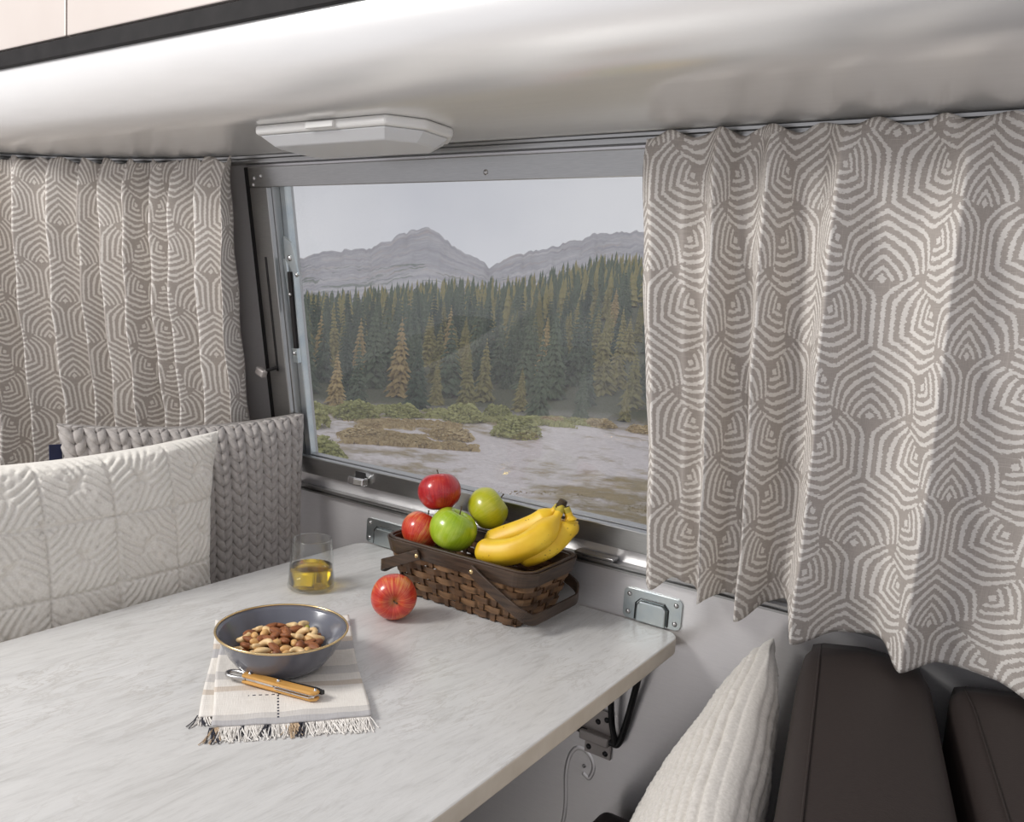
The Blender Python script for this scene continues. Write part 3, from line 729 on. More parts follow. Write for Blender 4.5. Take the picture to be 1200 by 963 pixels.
# nuts
M['almond'] = pm('almond_skin', sr(110, 62, 32), sr(165, 102, 58), 90, .6, 0, .4, .001, (1, 6, 6))
M['cashew'] = pm('cashew', sr(214, 176, 120), sr(238, 208, 158), 60, .5, 0, .2, .001)
M['hazel'] = pm('hazelnut', sr(92, 48, 24), sr(150, 90, 48), 60, .5, 0, .3, .001)
M['peanut'] = pm('peanut', sr(206, 156, 92), sr(230, 188, 128), 60, .5)
M['pistachio'] = pm('pistachio', sr(150, 150, 40), sr(190, 178, 80), 60, .5)
def nut_mesh(kind):
    bm = bmesh.new()
    if kind == 'almond':
        bmesh.ops.create_icosphere(bm, subdivisions=2, radius=1)
        for v in bm.verts:
            f = 1-.35*max(0, v.co.x); v.co = Vector((v.co.x*.0125, v.co.y*.0068*f, v.co.z*.0042*f))
    elif kind == 'cashew':
        pts_ = []; rd = []
        for i in range(9):
            a = math.radians(-110+220*i/8); pts_.append((.0075*math.cos(a)-.003, .0085*math.sin(a), 0)); t = i/8
            rd.append(.0046*math.sin(math.pi*(.12+.76*t))**.6*(1.1-.25*t))
        bm_tube(bm, pts_, rd, 10)
    elif kind == 'hazelnut':
        bmesh.ops.create_icosphere(bm, subdivisions=2, radius=1)
        for v in bm.verts: v.co = Vector((v.co.x*.0068, v.co.y*.0068, v.co.z*(.0078 if v.co.z > 0 else .006)))
    elif kind == 'peanut':
        bmesh.ops.create_icosphere(bm, subdivisions=2, radius=1)
        for v in bm.verts: v.co = Vector((v.co.x*.0085, v.co.y*.0052, v.co.z*.005))
    else:
        bmesh.ops.create_icosphere(bm, subdivisions=2, radius=1)
        for v in bm.verts: v.co = Vector((v.co.x*.0075, v.co.y*.0042, v.co.z*.004))
    me = bpy.data.meshes.new(kind); bmesh.ops.recalc_face_normals(bm, faces=bm.faces); bm.to_mesh(me); bm.free()
    me.polygons.foreach_set('use_smooth', [True]*len(me.polygons)); return me
NUT = {k: nut_mesh(k) for k in ('almond', 'cashew', 'hazelnut', 'peanut', 'pistachio')}
for k, mk in (('almond', 'almond'), ('cashew', 'cashew'), ('hazelnut', 'hazel'), ('peanut', 'peanut'), ('pistachio', 'pistachio')): NUT[k].materials.append(M[mk])
NL = {'almond': 'brown almond in the heap inside the bowl', 'cashew': 'curved pale cashew in the heap inside the bowl', 'hazelnut': 'round dark hazelnut in the heap inside the bowl', 'peanut': 'tan peanut half in the heap inside the bowl', 'pistachio': 'small greenish pistachio in the heap inside the bowl'}
rnd = random.Random(5); placed = []
tries = 0
while len(placed) < 190 and tries < 20000:
    tries += 1
    layer = 0 if tries < 2500 else 1 if tries < 7000 else 2
    rmax = (.042, .052, .050)[layer]
    r = rmax*math.sqrt(rnd.random()); a = rnd.random()*2*math.pi
    x, y = r*math.cos(a), r*math.sin(a)
    z = (.016, .0250, .0325)[layer] + .006*(1-r/.062)*(layer/2) + rnd.uniform(0, .002)
    dmin = .0125 if layer == 0 else .0118
    if any((x-p[0])**2+(y-p[1])**2 < dmin**2 and p[3] == layer for p in placed): continue
    kind = rnd.choices(['almond', 'cashew', 'hazelnut', 'peanut', 'pistachio'], [36, 30, 14, 18, 4])[0]
    placed.append((x, y, z, layer))
    o = bpy.data.objects.new(kind, NUT[kind]); link(o)
    o.location = (BC[0]+x, BC[1]+y, BZ+z); o.rotation_euler = (rnd.uniform(-.6, .6), rnd.uniform(-.5, .5), rnd.uniform(0, 6.28)); s = rnd.uniform(.92, 1.12); o.scale = (s, s, s)
    tag(o, NL[kind], 'nut', 'mixed nuts in the bowl')

# tumbler of amber drink
tg = empty('drinking_glass', (-1.018, .963, .0003)); tag(tg, 'tapered clear tumbler half full of amber drink', 'glass')
bm = bmesh.new(); bm_lathe(bm, [(0, .0), (.034, .0), (.0385, .003), (.0392, .007), (.0325, .0845), (.0318, .0858), (.0310, .0845), (.0376, .0095), (.034, .0065), (0, .006)], 64); bm_obj('tumbler', bm, M['glass'], tg, smooth=True)
bm = bmesh.new(); bm_lathe(bm, [(0, .0062), (.0338, .0067), (.03745, .0095), (.0350, .0385), (.0346, .0378), (0, .0376)], 64); o = bm_obj('drink', bm, M['drink'], tg, smooth=True); tag(o, 'amber drink in the tumbler')

# apples
def mat_apple(name, base, streak, amt, yellow):
    m, g, b = new_mat(name)
    c = g.coord(); s = g.node('ShaderNodeSeparateXYZ'); g.put(s.inputs[0], c)
    ang = g.m('ARCTAN2', s.outputs[1], s.outputs[0]); cb = g.node('ShaderNodeCombineXYZ')
    g.put(cb.inputs[0], g.m('MULTIPLY', g.m('COSINE', ang), 9)); g.put(cb.inputs[1], g.m('MULTIPLY', g.m('SINE', ang), 9)); g.put(cb.inputs[2], g.m('MULTIPLY', s.outputs[2], 22))
    n1 = g.noise(cb.outputs[0], 1.6, 5, .65); n2 = g.noise(c, 26, 2)
    k = g.m('ADD', g.m('MULTIPLY', n1, .62), g.m('MULTIPLY', n2, .38))
    col = g.ramp(k, [(.36-amt, base), (.50-amt*.4, streak), (.66, yellow)])
    rr = g.m('SQRT', g.m('ADD', g.m('MULTIPLY', s.outputs[0], s.outputs[0]), g.m('MULTIPLY', s.outputs[1], s.outputs[1])))
    col = g.mix(g.ramp(g.m('MULTIPLY', rr, 40), [(.12, .55), (.42, 0.0)]), col, sr(176, 140, 74))
    dots = g.node('ShaderNodeTexVoronoi'); g.put(dots.inputs['Vector'], c); dots.inputs['Scale'].default_value = 260
    col = g.mix(g.m('MULTIPLY', g.m('LESS_THAN', dots.outputs['Distance'], .12), .22), col, sr(240, 215, 160))
    g.put(b.inputs['Base Color'], col); b.inputs['Roughness'].default_value = .28; b.inputs['Coat Weight'].default_value = .4; b.inputs['Coat Roughness'].default_value = .12
    return m
M['apple_red'] = mat_apple('red_apple_skin', sr(140, 14, 26), sr(178, 28, 36), .02, sr(198, 62, 48))
M['apple_streak'] = mat_apple('streaked_apple_skin', sr(178, 34, 28), sr(205, 66, 44), .0, sr(226, 150, 84))
M['apple_green'] = mat_apple('green_apple_skin', sr(138, 170, 22), sr(158, 186, 36), 0, sr(180, 200, 66))
M['apple_yellow'] = mat_apple('yellow_green_apple_skin', sr(160, 166, 20), sr(178, 180, 34), 0, sr(194, 190, 60))
M['stem'] = pm('brown_stem', (.05, .03, .015), (.10, .06, .03), 80, .8)
def apple(loc, d, rot, mat, label, seed):
    e = empty('apple', loc, rot); tag(e, label, 'apple', 'apples by the basket')
    nu, nv = 40, 28; verts = []; faces = []
    for j in range(nv+1):
        ph = math.pi*j/nv
        for i in range(nu):
            th = 2*math.pi*i/nu
            r = 1+.018*math.cos(5*th+seed)*(1-math.cos(ph)) *.5+.02*math.sin(th+seed)
            rad = math.sin(ph)*r; z = math.cos(ph)*.92
            top = math.exp(-(ph/.36)**2)*.36; bot = math.exp(-((math.pi-ph)/.30)**2)*.20
            z = z-top+bot; rad *= (1.02-.07*(ph/math.pi)**2)
            verts.append((rad*d/2, math.sin(ph)*0 + 0, z*d/2) if False else (rad*math.cos(th)*d/2, rad*math.sin(th)*d/2, z*d/2))
    for j in range(nv):
        for i in range(nu): a = j*nu+i; b = j*nu+(i+1) % nu; faces.append((a, a+nu, b+nu, b))
    mesh_obj('flesh', verts, faces, mat, e, smooth=True)
    bm = bmesh.new(); bm_tube(bm, smooth_path([(0, 0, d*.26), (.001, 0, d*.36), (.004, .002, d*.50)], 8), [.0011]*7+[.0011, .0016], 8); bm_obj('stem', bm, M['stem'], e, smooth=True)
    bm = bmesh.new()
    for k in range(5):
        a = 2*math.pi*k/5; bm_tube(bm, [(.001*math.cos(a), .001*math.sin(a), -d*.355), (.004*math.cos(a), .004*math.sin(a), -d*.385)], [.0013, .0004], 5)
    bm_obj('calyx', bm, M['stem'], e)
    return e
camv = Vector((.62, -.72, .30)).normalized()
def point_axis(v): return tuple(Vector(v).to_track_quat('Z', 'Y').to_euler())
apple((-.826, .955, .0355), .0715, point_axis((.66, -.70, .02)), M['apple_streak'], 'red streaked apple lying on the table in front of the basket', 1)
apple((-.863, 1.104, .1745), .074, point_axis((-.30, .2, .93)), M['apple_red'], 'deep red apple on top of the fruit in the basket', 2)
apple((-.883, 1.085, .106), .071, point_axis((.1, .5, .85)), M['apple_streak'], 'red streaked apple at the end of the basket', 3)
apple((-.811, 1.078, .124), .080, point_axis((.25, .25, .90)), M['apple_green'], 'bright green apple over the basket front edge', 4)
apple((-.795, 1.152, .150), .074, point_axis((.5, .6, .6)), M['apple_yellow'], 'yellow green apple at the back of the basket', 5)

# bananas
def mat_banana():
    m, g, b = new_mat('banana_skin'); c = g.coord(); n = g.noise(c, 24, 4)
    col = g.ramp(n, [(.3, sr(224, 176, 26)), (.7, sr(242, 204, 54))])
    vo = g.node('ShaderNodeTexVoronoi'); g.put(vo.inputs['Vector'], g.mapping(c, (1, 1, 1.6))); vo.inputs['Scale'].default_value = 120
    k = g.m('MULTIPLY', g.m('LESS_THAN', vo.outputs['Distance'], .17), g.ramp(g.noise(c, 18, 2), [(.50, 0.0), (.58, .8)]))
    g.put(b.inputs['Base Color'], g.mix(k, col, sr(110, 70, 24))); b.inputs['Roughness'].default_value = .42; return m
M['banana'] = mat_banana()
M['banana_tip'] = pm('banana_stem_green', sr(150, 140, 40), sr(205, 180, 60), 40, .5)
M['banana_end'] = pm('banana_end_brown', (.03, .02, .01), (.08, .05, .02), 60, .8)
bn = empty('banana_bunch', (-.65, 1.14, .10)); tag(bn, 'three yellow bananas joined at the stem in the basket', 'bananas')
def banana(ctrl, r, seed):
    off = Vector((-.65, 1.14, .10)); path = smooth_path([Vector(p)-off for p in ctrl], 40); N = len(path)
    bm = bmesh.new(); rings = []; prev = None
    for i, p in enumerate(path):
        t = i/(N-1); tan = (path[min(i+1, N-1)]-path[max(i-1, 0)]).normalized()
        up = Vector((0, 0, 1)); s_ = tan.cross(up).normalized(); u = s_.cross(tan)
        prof_ = min(1, (t/.10)**.55 if t > 0 else 0); rr = r*(.30+.70*prof_)*(1 if t < .70 else 1-.68*min(1, ((t-.70)/.17))**1.4)
        rr = max(rr, r*.30)
        rings.append([bm.verts.new(p+(s_*math.cos(a)+u*math.sin(a))*rr*(1+.045*math.cos(5*a+seed))) for a in [2*math.pi*k/20 for k in range(20)]])
    for a, b in zip(rings, rings[1:]):
        for k in range(20): bm.faces.new((a[k], a[(k+1) % 20], b[(k+1) % 20], b[k]))
    bm.faces.new(list(reversed(rings[0]))); bm.faces.new(rings[-1])
    o = bm_obj('banana', bm, M['banana'], bn, smooth=True); o.data.materials.append(M['banana_tip']); o.data.materials.append(M['banana_end'])
    nf = len(o.data.polygons)
    for i, p in enumerate(o.data.polygons):
        ring = i//20
        if ring >= N*.90: p.material_index = 1
        if ring < 1 or i >= nf-2: p.material_index = 2
    return o
banana([(-.768, 1.116, .100), (-.740, 1.121, .116), (-.706, 1.132, .134), (-.682, 1.143, .150), (-.667, 1.149, .166), (-.655, 1.152, .182)], .0195, 0)
banana([(-.755, 1.074, .104), (-.728, 1.075, .104), (-.690, 1.082, .114), (-.662, 1.102, .134), (-.650, 1.128, .158), (-.648, 1.150, .182)], .0215, 1)
banana([(-.690, 1.090, .104), (-.668, 1.106, .110), (-.651, 1.130, .124), (-.641, 1.148, .144), (-.634, 1.155, .160), (-.642, 1.152, .182)], .0200, 2)
bm = bmesh.new(); bm_tube(bm, [(-.002, .010, .078), (.003, .012, .092)], [.0085, .007], 10); bm_obj('crown', bm, M['banana_end'], bn, smooth=True)

# woven basket
BX0, BX1, BY0, BY1, BH = -.925, -.633, 1.040, 1.192, .094    # rim
bk_ = empty('fruit_basket', ((BX0+BX1)/2, (BY0+BY1)/2, .0)); tag(bk_, 'dark brown woven splint basket with swing handles', 'basket')
M['splint'] = pm('dark_splint_wood', sr(62, 44, 30), sr(112, 82, 56), 18, .5, 0, .4, .0008, (1, 1, 8))
M['splint_l'] = pm('mid_splint_wood', sr(92, 68, 46), sr(140, 106, 74), 18, .5, 0, .4, .0008, (1, 1, 8))
M['rimwood'] = pm('dark_rim_wood', sr(48, 36, 27), sr(78, 60, 46), 30, .45, 0, .3, .0006, (1, 1, 10))
CXB, CYB = (BX0+BX1)/2, (BY0+BY1)/2
HWX, HWY = (BX1-BX0)/2, (BY1-BY0)/2
def peri(s, z, off=0):
    # s in [0,1) round the basket at height z, returns local point and stake phase
    k = .83+.17*min(1, z/BH); hx, hy = HWX*k+off, HWY*(.80+.20*min(1, z/BH))+off; r = .024+off
    sx, sy = 2*(hx-r), 2*(hy-r); c = math.pi*r/2; per = 2*sx+2*sy+4*c; d = (s % 1)*per
    segs = [('l', (-hx+r, -hy), (1, 0), sx), ('c', (hx-r, -hy+r), -90, c), ('l', (hx, -hy+r), (0, 1), sy), ('c', (hx-r, hy-r), 0, c), ('l', (hx-r, hy), (-1, 0), sx), ('c', (-hx+r, hy-r), 90, c), ('l', (-hx, hy-r), (0, -1), sy), ('c', (-hx+r, -hy+r), 180, c)]
    for typ, p, q_, ln in segs:
        if d <= ln:
            if typ == 'l': return Vector((p[0]+q_[0]*d, p[1]+q_[1]*d, z))
            a = math.radians(q_+90*d/ln); return Vector((p[0]+r*math.cos(a), p[1]+r*math.sin(a), z))
        d -= ln
    return Vector((-hx+r, -hy, z))
NS = 30
for k in range(NS):
    s = (k+.5)/NS; bm = bmesh.new(); a = []
    w = .0042
    for z in (.001, .030, .060, BH-.008):
        p = peri(s, z); q2 = peri(s+.004, z)-peri(s-.004, z); q2.normalize(); nrm = q2.cross(Vector((0, 0, 1)))
        a.append([bm.verts.new(p+q2*w*i_+nrm*.0009*j_) for i_, j_ in ((-1, -1), (1, -1), (1, 1), (-1, 1))])
    for r1, r2 in zip(a, a[1:]):
        for i in range(4): bm.faces.new((r1[i], r1[(i+1) % 4], r2[(i+1) % 4], r2[i]))
    bm.faces.new(a[0]); bm.faces.new(list(reversed(a[-1])))
    bm_obj('stake', bm, M['splint'], bk_)
NR = 6; rh_ = (BH-.024)/NR
for r in range(NR):
    bm = bmesh.new(); rings = []; Q = 240; z0 = .004+r*rh_
    for i in range(Q):
        s = i/Q; o_ = .0024*math.cos(math.pi*(s*NS+r)+math.pi/2*0)
        o_ = .0026*max(-1, min(1, 1.6*math.sin(math.pi*s*NS+math.pi*r)))
        ring = []
        for z, dn in ((z0, -.0007), (z0, .0007), (z0+rh_*.90, .0007), (z0+rh_*.90, -.0007)): ring.append(bm.verts.new(peri(s, z, o_+dn)))
        rings.append(ring)
    for i in range(Q):
        a, b = rings[i], rings[(i+1) % Q]
        for k in range(4): bm.faces.new((a[k], a[(k+1) % 4], b[(k+1) % 4], b[k]))
    bm_obj('weaver', bm, M['splint_l' if r % 2 else 'splint'], bk_)
def band(name, z0, z1, o0, o1, mat, bev=.0015):
    bm = bmesh.new(); rings = []; Q = 120
    for i in range(Q): rings.append([bm.verts.new(peri(i/Q, z, o)) for z, o in ((z0, o0), (z0, o1), (z1, o1), (z1, o0))])
    for i in range(Q):
        a, b = rings[i], rings[(i+1) % Q]
        for k in range(4): bm.faces.new((a[k], a[(k+1) % 4], b[(k+1) % 4], b[k]))
    return bm_obj(name, bm, mat, bk_, bevel=bev)
band('rim_band', BH-.022, BH+.002, .0034, .0066, M['rimwood']); band('rim_band', BH-.018, BH+.002, -.0066, -.0034, M['rimwood'])
band('rim_cord', BH-.003, BH+.005, -.003, .003, M['rimwood'], .002)
bm = bmesh.new(); bm_box(bm, (0, 0, .0028), (2*HWX*.80, 2*HWY*.76, .003)); bm_obj('base', bm, M['splint'], bk_)
def swing_handle(xr, side, reach, zlow):
    # U band riveted on both long sides, dropped towards the end of the basket
    yo = HWY+.0095; x1 = side*(HWX+reach)
    zt = BH-.010; L_ = lambda f: (xr+(x1-xr)*f, zt+(zlow+.004-zt)*f)
    half_ = [(xr, -yo, zt), (L_(.3)[0], -yo-.003, L_(.3)[1]), (L_(.6)[0], -yo-.003, L_(.6)[1]), (L_(.86)[0], -yo-.001, L_(.86)[1]), (x1-side*.004, -yo+.016, zlow), (x1, -yo+.042, zlow)]
    ctrl = half_ + [(x1, 0, zlow)] + [(a, -b, c) for a, b, c in reversed(half_)]
    path = smooth_path(ctrl, 120); bm = bmesh.new(); rings = []
    for i, p in enumerate(path):
        t = (path[min(i+1, len(path)-1)]-path[max(i-1, 0)]).normalized()
        hor = Vector((t.y, -t.x, 0)); hor = hor.normalized() if hor.length > .01 else Vector((0, -1, 0))
        up = hor.cross(t).normalized()
        rings.append([bm.verts.new(p+hor*a*.0021+up*b*.0088) for a, b in ((-1, -1), (1, -1), (1, 1), (-1, 1))])
    for a, b in zip(rings, rings[1:]):
        for k in range(4): bm.faces.new((a[k], a[(k+1) % 4], b[(k+1) % 4], b[k]))
    bm.faces.new(rings[0]); bm.faces.new(list(reversed(rings[-1])))
    h = bm_obj('handle', bm, M['rimwood'], bk_, bevel=.001)
    for sy_ in (-1, 1): screw(h, (xr+side*.004, sy_*(yo+.0024), BH-.013), (0, sy_, 0), .0042, 'brass', 'rivet')
    return h
swing_handle(.042, 1, .010, .026)
swing_handle(-.062, -1, .006, .040)

# corkscrew multitool on the napkin; local x along the handle
cw = empty('waiter_corkscrew', (-.757, .668, .0085), (0, 0, math.atan2(.036, .137)-.02)); tag(cw, 'folding corkscrew with light wooden handle and steel opener on the napkin', 'corkscrew')
M['wood'] = pm('light_wood_handle', sr(196, 142, 70), sr(222, 172, 98), 22, .45, 0, .1, .0005, (1, 10, 10))
def bar(name, pts_, y0, y1, mat, parent=cw, bev=.001):
    bm = bmesh.new(); bm_prism(bm, pts_, 2, y0, y1); return bm_obj(name, bm, mat, parent, bevel=bev)
hp = [(-.050, -.006), (.052, -.0075), (.058, -.003), (.058, .004), (.052, .0068), (-.046, .0072), (-.052, .004)]
hd = bar('handle_scale', hp, .0075, .0115, M['wood'], bev=.0018); bar('handle_scale', hp, .0, .004, M['wood'], bev=.0018)
bar('steel_liner', [(-.048, -.004), (.055, -.005), (.055, .004), (-.048, .005)], .0042, .0073, M['chrome'], bev=.0004)
bm = bmesh.new(); bm_tube(bm, smooth_path([(-.046, .004, .006), (-.058, .0085, .006), (-.072, .007, .006), (-.076, .0, .006), (-.070, -.006, .006), (-.058, -.006, .006), (-.046, -.003, .006)], 36), .0026, 8); bm_obj('bottle_opener', bm, M['screw'], cw, smooth=True)
lvp = [(.004, .0075), (.045, .0085), (.058, .006), (.061, .010), (.048, .0135), (.02, .0125), (.004, .0115)]
lo = bar('boot_lever', lvp, .0045, .0095, M['blackmetal'], bev=.0008)
for i in range(5): bar('lever_tooth', [(.044+i*.0032, .0128-.0004*i), (.0462+i*.0032, .0128-.0004*i), (.0451+i*.0032, .0150-.0006*i)], .005, .009, M['chrome'], lo, 0)
bm = bmesh.new(); bm_tube(bm, [(-.018+i*.0007, .0095+.0022*math.cos(i*.9), .0062+.0022*math.sin(i*.9)) for i in range(50)], .0009, 6); bm_obj('worm', bm, M['screw'], cw, smooth=True)
bar('knife_blade', [(.0, -.0085), (.050, -.0095), (.054, -.006), (.0, -.005)], .0050, .0062, M['chrome'], bev=.0002)
for x in (-.042, .0, .053): screw(cw, (x, .0005, .0116), (0, 0, 1), .0022, 'chrome', 'rivet')

# ------------------------------------------------------------------ outside: terrain, forest, mountains
def head(x, y): return math.degrees(math.atan2(-x, y))
def sstep(t): t = max(0, min(1, t)); return t*t*(3-2*t)
def rise(h): return interp(h, [10, 25, 36, 48, 60], [40, 33, 15, 2.5, 2])
def gz(x, y):
    d = math.hypot(x, y); h = head(x, y)
    z = -1.6-11.4*sstep((d-3)/34)
    if d > 104: z += rise(h)*(d-104)/316
    z += .5*fbm(x*.03, y*.03)*sstep((d-40)/30)
    return z
verts = []; faces = []; HN, DN = 150, 90
ds = [2.2+ (470-2.2)*(k/DN)**2.2 for k in range(DN+1)]
for d in ds:
    for i in range(HN+1):
        h = math.radians(-30+110*i/HN); x, y = -d*math.sin(h), d*math.cos(h); verts.append((x, max(y, 1.6) if d < 8 else y, gz(x, y)))
for k in range(DN):
    for i in range(HN): a = k*(HN+1)+i; faces.append((a+1, a, a+HN+1, a+HN+2))
def mat_ground():
    m, g, b = new_mat('meadow_and_gravel')
    c = g.coord(); n1 = g.noise(g.mapping(c, (.05, .09, .05), (0, 0, .6)), 1, 6, .6, .4); n2 = g.noise(c, .35, 6, .65); n3 = g.noise(c, 2.2, 4, .7)
    s = g.node('ShaderNodeSeparateXYZ'); g.put(s.inputs[0], c)
    d = g.m('SQRT', g.m('ADD', g.m('MULTIPLY', s.outputs[0], s.outputs[0]), g.m('MULTIPLY', s.outputs[1], s.outputs[1])))
    k = g.m('ADD', g.m('MULTIPLY', n1, .7), g.m('MULTIPLY', n2, .5))
    # turf near the trailer thins out to gravel flats, then forest floor
    near = g.ramp(g.m('DIVIDE', d, 200), [(.22, 1.0), (.40, .12), (.46, .3)]); k = g.m('ADD', g.m('SUBTRACT', k, .12), g.m('MULTIPLY', near, .26))
    grav = g.ramp(n3, [(.3, sr(208, 199, 196)), (.7, sr(236, 228, 225))]); turf = g.ramp(n2, [(.3, sr(112, 100, 66)), (.5, sr(146, 130, 92)), (.7, sr(170, 152, 116))])
    col = g.mix(g.ramp(k, [(.55, 0.0), (.67, 1.0)]), grav, turf)
    col = g.mix(g.ramp(g.m('DIVIDE', d, 200), [(.47, 0.0), (.54, 1.0)]), col, sr(92, 96, 72))
    g.put(b.inputs['Base Color'], col); b.inputs['Roughness'].default_value = .95; g.put(b.inputs['Normal'], g.bump(n3, .6, .2)); return m
gr = mesh_obj('ground', verts, faces, mat_ground(), smooth=True); tag(gr, 'pale gravel flats and dry meadow in front of the forest', 'ground', kind='structure')

def mat_rock():
    m, g, b = new_mat('hazed_pale_limestone')  # pale rock lightened further, so distance haze is put into its colour
    c = g.coord(); n1 = g.noise(g.mapping(c, (.012, .012, .004)), 1, 8, .65, .3); n2 = g.noise(g.mapping(c, (.02, .02, .02)), 1, 6, .6)
    s = g.node('ShaderNodeSeparateXYZ'); g.put(s.inputs[0], c)
    col = g.ramp(n1, [(.3, sr(158, 156, 160)), (.5, sr(184, 182, 185)), (.7, sr(212, 207, 206))])
    col = g.mix(g.ramp(n2, [(.55, 0.0), (.7, .5)]), col, sr(204, 182, 164))
    n3 = g.noise(g.mapping(c, (.02, .02, .06), (0, 0, .5)), 1, 5, .7)
    low = g.m('LESS_THAN', s.outputs[2], 38.0)
    col = g.mix(g.m('MULTIPLY', g.ramp(n3, [(.55, 0.0), (.60, .7)]), low), col, sr(112, 124, 108))
    g.put(b.inputs['Base Color'], col); b.inputs['Roughness'].default_value = .95; g.put(b.inputs['Normal'], g.bump(n1, .7, 8)); return m
sky_h = [10, 20, 25.2, 26.8, 28.5, 29.6, 31.8, 34.1, 35.6, 37.0, 37.9, 38.6, 39.1, 39.7, 40.5, 41.6, 42.7, 43.8, 45.5, 47, 48.5, 52, 60, 75]
sky_e = [5.6, 5.5, 5.35, 5.32, 5.06, 4.65, 3.94, 3.22, 2.40, 3.02, 3.52, 3.86, 4.39, 4.68, 4.61, 4.13, 3.43, 2.95, 2.76, 2.45, 1.86, 1.6, 2.4, 3]
verts = []; faces = []; HN, DN = 420, 60
for k in range(DN+1):
    t = k/DN; d = 430+1100*t
    for i in range(HN+1):
        hd_ = 5+68*i/HN; h = math.radians(hd_)
        e0 = math.degrees(math.atan2(gz(-430*math.sin(h), 430*math.cos(h))-.5-2, 430))
        e = float(np.interp(hd_, sky_h, sky_e))
        jag = .24*noise.fractal(Vector((hd_*1.9, 3.3, 0)), .75, 2.1, 7)
        el = e0+(e+jag-e0)*t**.8
        el += (.16*noise.fractal(Vector((hd_*2.6, t*1.1, 1.7)), .8, 2.0, 6)+.14*abs(noise.fractal(Vector((hd_*4.2+t*3, t*.8, 4.7)), .8, 2.0, 5)))*math.sin(math.pi*t**1.3)**2
        x, y = -d*math.sin(h), d*math.cos(h); verts.append((x, y, .5+d*math.tan(math.radians(el))))
for i in range(HN+1):
    h = math.radians(5+68*i/HN); verts.append((-1700*math.sin(h), 1700*math.cos(h), -10))
for k in range(DN+1):
    for i in range(HN): a = k*(HN+1)+i; faces.append((a+1, a, a+HN+1, a+HN+2))
mt = mesh_obj('mountain', verts, faces, mat_rock(), smooth=True); tag(mt, 'grey rocky mountain range behind the forest', 'mountain', kind='structure')

# conifers
def leafmat(name, a, b_):
    m, g, b = new_mat(name); c = g.coord(); info = g.node('ShaderNodeObjectInfo')
    n = g.noise(c, 1.1, 3); k = g.m('ADD', g.m('MULTIPLY', n, .6), g.m('MULTIPLY', info.outputs['Random'], .4))
    g.put(b.inputs['Base Color'], g.ramp(k, [(.3, a), (.7, b_)])); b.inputs['Roughness'].default_value = .9; b.inputs['Specular IOR Level'].default_value = .1; return m
M['spruce'] = leafmat('spruce_needles', sr(82, 98, 82), sr(116, 130, 104)); M['larch_o'] = leafmat('olive_larch_needles', sr(146, 142, 94), sr(178, 168, 112)); M['larch_g'] = leafmat('golden_larch_needles', sr(184, 162, 112), sr(206, 182, 130))
M['trunk'] = pm('conifer_bark', (.05, .04, .03), (.10, .08, .06), 4, .9)
def conifer_mesh(name, seed, mat, wid, dens=1.0):
    rnd = random.Random(seed); bm = bmesh.new(); H = 1.0
    bm_tube(bm, [(0, 0, -.03), (0, 0, .5), (0, 0, .98)], [.016, .010, .002], 5)
    tiers = 17
    for t in range(tiers):
        f = t/(tiers-1); z = .06+.92*f; r = wid*(1-f)**.85*(.9+.2*rnd.random())+.012; nb = max(5, int((15-9*f)*dens))
        for b in range(nb):
            a = 2*math.pi*(b+rnd.random()*.7)/nb; rr = r*rnd.uniform(.65, 1.12); dr = rr*rnd.uniform(.25, .55)
            ca, sa = math.cos(a), math.sin(a)
            for w_, zo in ((.30, 0), (.20, .012)):
                ww = rr*w_*rnd.uniform(.8, 1.2)
                p0 = Vector((0, 0, z+.02+zo)); pm1 = Vector((ca*rr*.55-sa*ww, sa*rr*.55+ca*ww, z-dr*.35+zo)); pm2 = Vector((ca*rr*.55+sa*ww, sa*rr*.55-ca*ww, z-dr*.35+zo)); p1 = Vector((ca*rr, sa*rr, z-dr+zo))
                pc = Vector((ca*rr*.55, sa*rr*.55, z-dr*.15+zo+.014))
                v = [bm.verts.new(p) for p in (p0, pm1, p1, pm2, pc)]
                for tri in ((0, 1, 4), (1, 2, 4), (2, 3, 4), (3, 0, 4)): bm.faces.new([v[q] for q in tri])
    me = bpy.data.meshes.new(name); bm.to_mesh(me); bm.free(); me.materials.append(mat); return me
TREE = {'spruce': [conifer_mesh('spruce', s, M['spruce'], .19) for s in (1, 2, 3, 4)], 'olive': [conifer_mesh('larch', s, M['larch_o'], .21, .9) for s in (5, 6, 7)], 'gold': [conifer_mesh('larch', s, M['larch_g'], .21, .9) for s in (8, 9)]}
TLAB = {'spruce': ('spruce_tree', 'dark green spruce in the forest outside the window'), 'olive': ('larch_tree', 'olive green larch in the forest outside the window'), 'gold': ('larch_tree', 'golden autumn larch at the forest edge outside the window')}
rnd = random.Random(21); spots = []
tries = 0
while len(spots) < 285 and tries < 40000:
    tries += 1
    hd_ = rnd.uniform(17, 54); d = 101+134*rnd.random()**1.15
    h = math.radians(hd_); x, y = -d*math.sin(h), d*math.cos(h)
    md_ = 4.3+ (d-100)*.006
    if any((x-a)**2+(y-b)**2 < md_**2 for a, b in spots): continue
    spots.append((x, y))
spots.sort(key=lambda p: math.hypot(*p))
